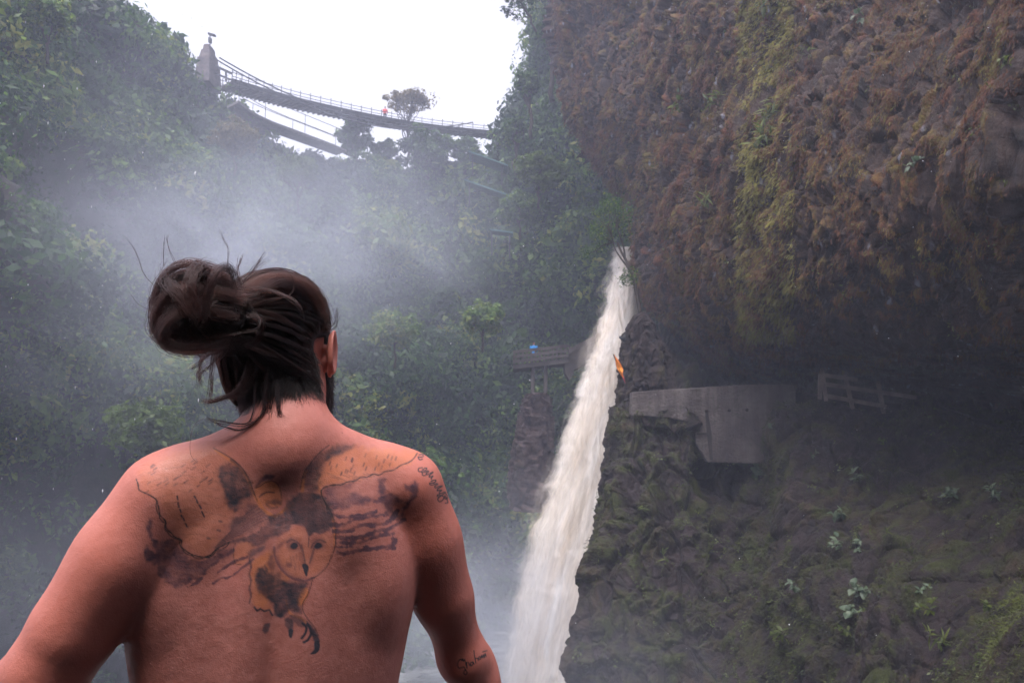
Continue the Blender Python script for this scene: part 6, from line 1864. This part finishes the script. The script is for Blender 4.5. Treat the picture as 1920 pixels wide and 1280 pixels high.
# drooping loops at the lower left of the bun
def curve_lock(ctrl_px, n, spread, rad, npt=18, flare=1.0):
    P = np.array([at(*c) for c in ctrl_px])
    t = np.linspace(0, len(P) - 1, npt)
    base = catmull(P, t)
    s = np.linspace(0, 1, npt)
    o = hr.normal(size=(n, 1, 3)) * spread * np.array([1, 0.7, 1])
    o2 = hr.normal(size=(n, 1, 3)) * spread * flare
    fr_ = fbm(np.stack([s * 4, s * 0, s * 0], 1)[None].repeat(n, 0).reshape(-1, 3) + hr.random((n, 1, 1)).repeat(npt, 1).reshape(-1, 1) * 9, 2, 771).reshape(n, npt, 1)
    return base[None] + o * (1 - s)[None, :, None] + o2 * s[None, :, None] ** 1.3 + fr_ * spread * 0.8, np.full(n, rad)
locks_px = [
 # loops under the bun
 ([(455, 560, 1.15), (330, 545, 1.12), (288, 610, 1.12), (330, 652, 1.13), (440, 655, 1.17)], 260, 0.0045),
 ([(440, 590, 1.14), (340, 580, 1.11), (300, 630, 1.11), (350, 656, 1.12), (450, 630, 1.16)], 220, 0.0045),
 ([(400, 560, 1.13), (320, 600, 1.10), (310, 645, 1.11), (380, 655, 1.13), (440, 640, 1.18)], 160, 0.004),
 ([(430, 520, 1.15), (350, 495, 1.13), (300, 530, 1.13), (296, 580, 1.13), (350, 620, 1.15)], 200, 0.004),
 ([(380, 600, 1.10), (400, 520, 1.10), (430, 505, 1.13), (452, 560, 1.16)], 160, 0.004),
 ([(375, 590, 1.10), (360, 530, 1.10), (375, 498, 1.13), (400, 500, 1.18)], 180, 0.005),
 ([(370, 590, 1.10), (330, 545, 1.10), (310, 520, 1.13), (320, 500, 1.17)], 160, 0.005),
 # wisps hanging at the nape
 ([(420, 650, 1.2), (398, 680, 1.19), (374, 700, 1.19), (372, 722, 1.19)], 26, 0.0028),
 ([(412, 652, 1.2), (385, 672, 1.19), (362, 688, 1.19), (358, 690, 1.19)], 14, 0.002),
 ([(405, 650, 1.2), (398, 690, 1.2), (396, 730, 1.2), (392, 756, 1.2)], 20, 0.002),
 ([(400, 645, 1.2), (380, 670, 1.2), (374, 700, 1.2), (380, 726, 1.2)], 26, 0.0025),
 ([(470, 655, 1.2), (462, 700, 1.19), (440, 735, 1.18), (400, 752, 1.18), (378, 752, 1.18)], 60, 0.0022),
 ([(480, 650, 1.2), (470, 700, 1.19), (448, 738, 1.18), (415, 748, 1.18)], 40, 0.0028),
 ([(505, 680, 1.2), (500, 740, 1.19), (494, 775, 1.185), (470, 795, 1.18), (446, 805, 1.18)], 36, 0.003),
 ([(480, 720, 1.2), (476, 770, 1.19), (460, 795, 1.18), (410, 790, 1.17), (385, 784, 1.17)], 14, 0.0012),
 ([(500, 735, 1.2), (490, 780, 1.185), (455, 806, 1.18), (420, 800, 1.17), (392, 784, 1.16)], 14, 0.0012),
 ([(520, 720, 1.2), (522, 755, 1.19), (524, 776, 1.185), (532, 784, 1.185)], 40, 0.0022),
 ([(510, 730, 1.2), (506, 765, 1.19), (508, 788, 1.185), (500, 796, 1.185)], 36, 0.0028),
 ([(385, 784, 1.17), (368, 792, 1.165), (358, 815, 1.16), (357, 850, 1.15), (370, 868, 1.14)], 1, 0.0002),
 # sweep over the crown, its sunlit highlight put in the tint, and stray flicks
 ([(612, 600, 1.27), (590, 545, 1.25), (540, 522, 1.22), (490, 530, 1.19), (455, 570, 1.17)], 170, 0.005),
 ([(600, 580, 1.26), (570, 535, 1.23), (520, 518, 1.2), (475, 528, 1.18), (450, 560, 1.17)], 150, 0.0045),
 ([(575, 560, 1.24), (540, 530, 1.2), (500, 535, 1.17), (465, 565, 1.16)], 120, 0.004),
 ([(450, 530, 1.19), (446, 505, 1.19), (450, 490, 1.19), (455, 478, 1.19)], 10, 0.002),
 ([(452, 535, 1.19), (470, 512, 1.19), (485, 490, 1.19), (498, 470, 1.19)], 7, 0.0015),
 ([(455, 530, 1.19), (475, 512, 1.18), (488, 498, 1.18), (505, 488, 1.18)], 6, 0.002),
 ([(470, 560, 1.17), (520, 560, 1.16), (548, 548, 1.16), (548, 520, 1.16), (530, 502, 1.16)], 5, 0.0008),
 ([(455, 545, 1.17), (510, 545, 1.16), (560, 570, 1.16), (570, 600, 1.17)], 18, 0.002),
 ([(365, 636, 1.12), (420, 628, 1.12), (478, 618, 1.13), (488, 600, 1.14), (478, 590, 1.15)], 3, 0.0010),
 ([(470, 590, 1.15), (490, 605, 1.15), (488, 630, 1.16), (470, 648, 1.17), (455, 650, 1.18)], 50, 0.0028),
 ([(300, 548, 1.13), (275, 520, 1.13), (266, 500, 1.13), (250, 462, 1.13), (232, 440, 1.13)], 2, 0.0012),
 ([(425, 510, 1.14), (428, 470, 1.13), (420, 450, 1.13), (412, 430, 1.13)], 3, 0.0008),
 ([(330, 495, 1.14), (318, 470, 1.13), (314, 450, 1.13), (316, 440, 1.13)], 2, 0.0008),
 ([(308, 500, 1.14), (307, 470, 1.13), (309, 440, 1.13)], 2, 0.0008),
 ([(290, 585, 1.13), (260, 570, 1.13), (240, 545, 1.13)], 1, 0.0005),
 ([(612, 620, 1.28), (628, 610, 1.28), (632, 590, 1.28), (634, 578, 1.28)], 8, 0.0025),
]
LP, LR = [], []
locks_px = [(c_, int(n_ * 0.5) if n_ > 100 else n_, s_ * 1.3 if n_ > 100 else s_ * 1.3) for c_, n_, s_ in locks_px]
for c_, n_, s_ in locks_px:
    a_, r_ = curve_lock(c_, n_, s_, 0.00016 if n_ > 20 else 0.00022)
    LP.append(a_); LR.append(r_)
# frizz: short random hairs leaving the bun and the crown
nf = 260
u = unit(hr.normal(size=(nf, 3)))
b0 = BUN + u * np.array([0.066, 0.066, 0.066])
tt = np.linspace(0, 1, 7)
tang = unit(np.cross(u, hr.normal(size=(nf, 3))))
fz = b0[:, None] + (tang[:, None] * 0.018 + u[:, None] * 0.010) * tt[None, :, None] + hr.normal(size=(nf, 1, 3)) * 0.006 * tt[None, :, None] ** 2 - u[:, None] * 0.004
rf_ = scalp_roots(400)
g_ = grad(head_base, rf_)
dirt = unit(TIE - rf_)
fz2 = rf_[:, None] + g_[:, None] * (0.006 + 0.012 * tt[None, :, None]) + (dirt[:, None] * 0.02 + hr.normal(size=(400, 1, 3)) * 0.010) * tt[None, :, None]
# --- clipped hair on the nape and behind the ears, and the beard
def short_hair(n, zonef, rng_box, length, downv, thr=0.5, lift=-0.001):
    out_ = []; got = 0
    while got < n:
        q = hr.uniform(rng_box[0], rng_box[1], size=(n, 3))
        q = project(q, np.full(n, lift), 4)
        q = q[(zonef(q) > thr * hr.random(len(q)) + 0.02)]
        out_.append(q); got += len(q)
    q = np.concatenate(out_)[:n]
    g = grad(head_base, q)
    d_ = unit(g * 0.7 + downv + hr.normal(size=q.shape) * 0.25)
    L_ = length * (0.6 + 0.6 * hr.random(n))
    s = np.linspace(0, 1, 4)
    return q[:, None] + d_[:, None] * (L_[:, None] * s[None])[..., None] + np.array([0, 0, -1.0]) * (L_[:, None] * s[None] ** 2 * 0.35)[..., None]
sh1 = short_hair(16000, hair_zone, ((-0.09, -0.13, -0.14), (0.09, 0.01, 0.0)), 0.014, np.array([0, -0.2, -0.9]))
sh2 = short_hair(5500, beard_zone, ((-0.09, 0.0, -0.13), (0.09, 0.11, 0.02)), 0.011, np.array([0, 0.2, -0.8]))
bun4 = bun_strands(1300, 0.4, 4.0, 0.030, 0.0245, 900, 1.6, jitter=0.016)
Wl = [H2W(a) for a in (long1, bun1, bun2, bun3, fz, fz2, sh1, bun4)]
rads = [np.full(len(a), r_) for a, r_ in zip(Wl, (0.00027, 0.00034, 0.00034, 0.00026, 0.00010, 0.00010, 0.00016, 0.00013))]
scal_t = np.clip(tint_k[near_k] * 0.5 + topb * 0.5 * tint_k[near_k] + topb * 0.12 + 0.05 * hr.normal(size=NL), 0, 1)  # crown locks tinted browner to carry the sunlit highlight
tn_ = [scal_t, LOCKT[0], LOCKT[1], LOCKT[2], np.full(nf, 0.2), np.full(len(fz2), 0.3), np.zeros(len(sh1)), LOCKT[3]] + [np.clip(hr.random() * (0.9 if 18 < i_ < 22 else 0.4) + 0.15 * hr.normal(size=len(a)) + (0.55 if 28 <= i_ else 0) * 0, 0, 1) for i_, a in enumerate(LP)]
o = strands('strands', Wl + LP, rads + LR, hair, M_HAIR, tints=tn_)
# beard
def beard_sdf(p):
    q = (p - HC) @ RH
    return smax(head_base(q) - 0.0055 * beard_zone(q) + 0.0008, -(q[:, 1] - 0.004), 0.004)
bv2, bq2 = surface_nets(lambda p: head_base((p - HC) @ RH) - (0.0075 * beard_zone((p - HC) @ RH) - 0.0035), HC - 0.15, HC + np.array([0.15, 0.15, 0.06]), 0.0034)
beard = obj('beard', np_mesh('beard', bv2 - np.array(MOFF), bq2, True), man, hair.data.materials[0])
strands('whiskers', [H2W(sh2)], [np.full(len(sh2), 0.00015)], beard, M_HAIR, tints=[np.zeros(len(sh2))])
print('strands', sum(len(a) for a in Wl + LP))
# ------------------------------------------------------------------ trousers, shoes and the place he stands on (below the frame)
hipx = RT @ np.array([1.0, 0, 0])
HIP = TO + RT @ np.array([-0.004, 0.0, 0]); HIP = np.array([HIP[0], HIP[1], 0.98])
def legs_sdf(p):
    q = (p - HIP) @ RT
    d = ell(q, (0, 0, -0.02), (0.185, 0.130, 0.16))
    for s in (-1, 1):
        d = smin(d, cone(q, (s * 0.10, 0, -0.06), (s * 0.115, 0.02, -0.50), 0.098, 0.070), 0.05)
        d = smin(d, cone(q, (s * 0.115, 0.02, -0.50), (s * 0.12, 0.0, -0.88), 0.070, 0.055), 0.03)
    return smax(d, q[:, 2] - 0.10, 0.01)
lv, lq = surface_nets(legs_sdf, HIP + np.array([-0.32, -0.32, -0.98]), HIP + np.array([0.32, 0.32, 0.16]), 0.014)
M_DENIM = simple_mat('dark_shorts_cloth', (0.03, 0.032, 0.04), (0.06, 0.06, 0.07), 12, 0.85, 0.4)
obj('trousers', np_mesh('trousers', vol_smooth(lv, lq, 2) - np.array(MOFF), lq, True), man, M_DENIM)
def shoe_sdf(s):
    def f(p):
        q = (p - HIP) @ RT - np.array([s * 0.12, 0, 0])
        d = ell(q, (0, 0.05, -0.935), (0.050, 0.135, 0.050))
        d = smin(d, cone(q, (0, -0.02, -0.90), (0, -0.02, -0.84), 0.050, 0.050), 0.03)
        return smax(d, -(q[:, 2] + 0.978), 0.004)
    return f
for s in (-1, 1):
    c = HIP + RT @ np.array([s * 0.12, 0.05, -0.92])
    v_, q_ = surface_nets(shoe_sdf(s), c - 0.2, c + 0.2, 0.009)
    obj('shoe', np_mesh('shoe', v_ - np.array(MOFF), q_, True), man, M_BARK)
# rock ledge underfoot and the guard rail his hands rest on
xs = np.linspace(-4.5, 4.5, 90); ys = np.linspace(-5, 2.1, 70)
X_, Y_ = np.meshgrid(xs, ys)
Z_ = 0.03 * fbm(np.stack([X_.ravel(), Y_.ravel(), 0 * X_.ravel()], 1) * 2, 4, 610).reshape(X_.shape) - 0.035
Gt = np.stack([X_, Y_, Z_], -1)
edge = Gt[-1:] + np.array([0, 0.25, -0.6]); edge2 = Gt[-1:] + np.array([0, 0.9, -14.5])
Gt = np.concatenate([Gt, edge, edge2], 0)
led = obj('viewing_ledge', np_mesh('viewing_ledge', Gt.reshape(-1, 3), grid_faces(*Gt.shape[:2]), True, {'ridge': np.full(Gt.shape[0] * Gt.shape[1], 0.35)}), mat=M_LOW)
tag(led, 'wet rock ledge the man stands on', 'ledge', kind='structure')
# rail in line with both hands
hl = Wr_L + (Wr_L - El_L) / np.linalg.norm(Wr_L - El_L) * 0.1; hr_ = Wr_R + (Wr_R - El_R) / np.linalg.norm(Wr_R - El_R) * 0.1
hl = hl + np.array([0, 0, -0.045]); hr_ = hr_ + np.array([0, 0, -0.045])
dv_ = (hr_ - hl); a, b = hl - dv_ * 0.9, hr_ + dv_ * 0.9
gr = thing('guard_rail', 'steel guard rail in front of the bare-backed man', 'railing', (a[0], a[1], 0))
mb = MB(); mb.tube([a, b], 0.021, 16); mb.tube([a - [0, 0, .4], b - [0, 0, .4]], 0.016, 12); mb.build('top_rail', M_IRON, gr, smooth=True, off=(a[0], a[1], 0))
for t_ in (0.02, 0.34, 0.66, 0.98):
    c = a + (b - a) * t_; mb = MB(); mb.tube([c - [0, 0, 0.02], (c[0], c[1], -0.05)], 0.02, 10); mb.build('post', M_IRON, gr, smooth=True, off=(a[0], a[1], 0))
# near gorge wall, unseen, added to block sky light from behind the camera
xs = np.linspace(-40, 34, 110); tt_ = np.linspace(0, 1, 70)
X_, T_ = np.meshgrid(xs, tt_)
Zw = -6 + 25 * T_; Yw = -5.5 - 3.0 * T_ + 0.06 * np.maximum(X_, 0) ** 1.5 - 0.02 * np.maximum(-X_ - 4, 0) ** 1.5
Gw = np.stack([X_, Yw, Zw], -1)
dw = fbm(Gw.reshape(-1, 3) / 3.0, 4, 620) * 1.2 + (ridged(Gw.reshape(-1, 3) * np.array([1, 1, .4]), 3, 630) - 1) * 0.4
Gw[..., 1] += dw.reshape(X_.shape)
Gw = np.concatenate([Gw, Gw[-1:] + np.array([0, -12, 1.0])], 0)
nw = obj('sky_block_wall', np_mesh('sky_block_wall', Gw.reshape(-1, 3), grid_faces(*Gw.shape[:2]), True, {'ridge': np.clip(0.5 + np.concatenate([dw, np.zeros(110)]) * 0.3, 0, 1)}), mat=M_LOW)
tag(nw, 'mossy rock wall behind the viewpoint, added to block sky light', 'cliff', kind='structure')
# fine water drops drifting in the air
nd = 420
pxd = rng.random(nd) * 2100 - 90; pyd = rng.random(nd) ** 1.4 * 1250 - 20
keep = rng.random(nd) < np.where(pxd < 1000, 1.0, 0.35)
pxd, pyd = pxd[keep], pyd[keep]; nd = len(pxd)
dd = 1.6 + 5.5 * rng.random(nd)
C_ = np.array([at(x, y, d) for x, y, d in zip(pxd, pyd, dd)])
rr_ = (0.00035 + 0.0006 * rng.random(nd) ** 3) * dd
oct_ = np.array([[1, 0, 0], [-1, 0, 0], [0, 1, 0], [0, -1, 0], [0, 0, 1], [0, 0, -1.0]])
tri = np.array([[0, 2, 4], [2, 1, 4], [1, 3, 4], [3, 0, 4], [2, 0, 5], [1, 2, 5], [3, 1, 5], [0, 3, 5]])
st_ = np.stack([np.ones(nd), np.ones(nd), 1 + 5 * rng.random(nd) ** 2 * (pxd < 400)], 1)
V = (C_[:, None] + oct_[None] * rr_[:, None, None] * st_[:, None]).reshape(-1, 3)
Fc = (tri[None] + 6 * np.arange(nd)[:, None, None]).reshape(-1, 3)
m, nt, out = new_mat('water_drop')
p = N(nt, 'ShaderNodeBsdfPrincipled', {'Base Color': (0.85, 0.87, 0.9), 'Roughness': 0.2}); nt.links.new(p.outputs[0], out.inputs[0])
dr = obj('spray_drops', np_mesh('spray_drops', V, Fc, True), mat=m)
tag(dr, 'fine drops of spray drifting through the air', 'spray', kind='stuff')
# ------------------------------------------------------------------ air: even haze, and the drifting spray cloud
def box_obj(name, lo, hi, mat):
    b = MB(); lo, hi = np.array(lo, float), np.array(hi, float)
    b.box((lo + hi) / 2, hi - lo)
    return b.build(name, mat)
m, nt, out = new_mat('haze_air')
vol = N(nt, 'ShaderNodeVolumePrincipled', {'Color': (0.72, 0.79, 0.99), 'Density': 0.0024, 'Anisotropy': 0.25})
nt.links.new(vol.outputs[0], out.inputs['Volume'])
hz = box_obj('haze', (-130, -70, -62), (130, 140, 95), m)
tag(hz, 'pale blue haze hanging in the gorge', 'haze', kind='stuff')

# spray cloud drifting up from the foot of the fall, uneven and thicker low down
m, nt, out = new_mat('spray_mist')
tc = N(nt, 'ShaderNodeTexCoord')
pos = tc.outputs['Object']
def blob(c, r, amp):
    mp = N(nt, 'ShaderNodeVectorMath', {0: pos, 1: tuple(c)}, operation='SUBTRACT')
    mp = N(nt, 'ShaderNodeVectorMath', {0: mp.outputs[0], 1: tuple(r)}, operation='DIVIDE')
    ln = N(nt, 'ShaderNodeVectorMath', {0: mp.outputs[0]}, operation='LENGTH').outputs['Value']
    return N(nt, 'ShaderNodeMapRange', {0: ln, 1: 1.0, 2: 0.0, 3: 0.0, 4: amp}, interpolation_type='SMOOTHSTEP').outputs[0]
def add(a, b): return N(nt, 'ShaderNodeMath', {0: a, 1: b}, operation='ADD').outputs[0]
PL = [(at(410, 440, 27), (7.5, 7, 3.8), 0.08), (at(600, 480, 31), (11, 8, 6.5), 0.045), (at(800, 400, 36), (6, 8, 5.5), 0.022), (at(300, 600, 27), (9, 8, 6), 0.022),
      (at(500, 290, 42), (17, 12, 11), 0.014), (at(260, 520, 30), (13, 12, 10), 0.014), (at(60, 1120, 26), (16, 10, 6.0), 0.030), (at(830, 1180, 36), (8, 9, 6.0), 0.085), (at(940, 1150, 42), (5.5, 6, 9), 0.11), (at(1180, 1280, 24), (5.5, 5, 3.6), 0.030)]
dsum = None
for c_, r_, a_ in PL:
    b_ = blob(c_, r_, a_)
    dsum = b_ if dsum is None else add(dsum, b_)
n_ = noise_tex(nt, N(nt, 'ShaderNodeMapping', {'Vector': pos, 'Scale': (1, 0.7, 1.1), 'Rotation': (0, 0.4, 0)}).outputs[0], 0.26, 5, 0.6, 0.7)
nm = N(nt, 'ShaderNodeMapRange', {0: n_, 1: 0.38, 2: 0.66, 3: 0.25, 4: 1.5}).outputs[0]
dens = N(nt, 'ShaderNodeMath', {0: dsum, 1: nm}, operation='MULTIPLY').outputs[0]
vol = N(nt, 'ShaderNodeVolumePrincipled', {'Color': (0.80, 0.86, 0.99), 'Density': dens, 'Anisotropy': 0.2})
nt.links.new(vol.outputs[0], out.inputs['Volume'])
mi = box_obj('mist', (-36, 14, -13.5), (16, 56, 30), m)
tag(mi, 'pale spray mist drifting up the gorge from the waterfall', 'mist', kind='stuff')
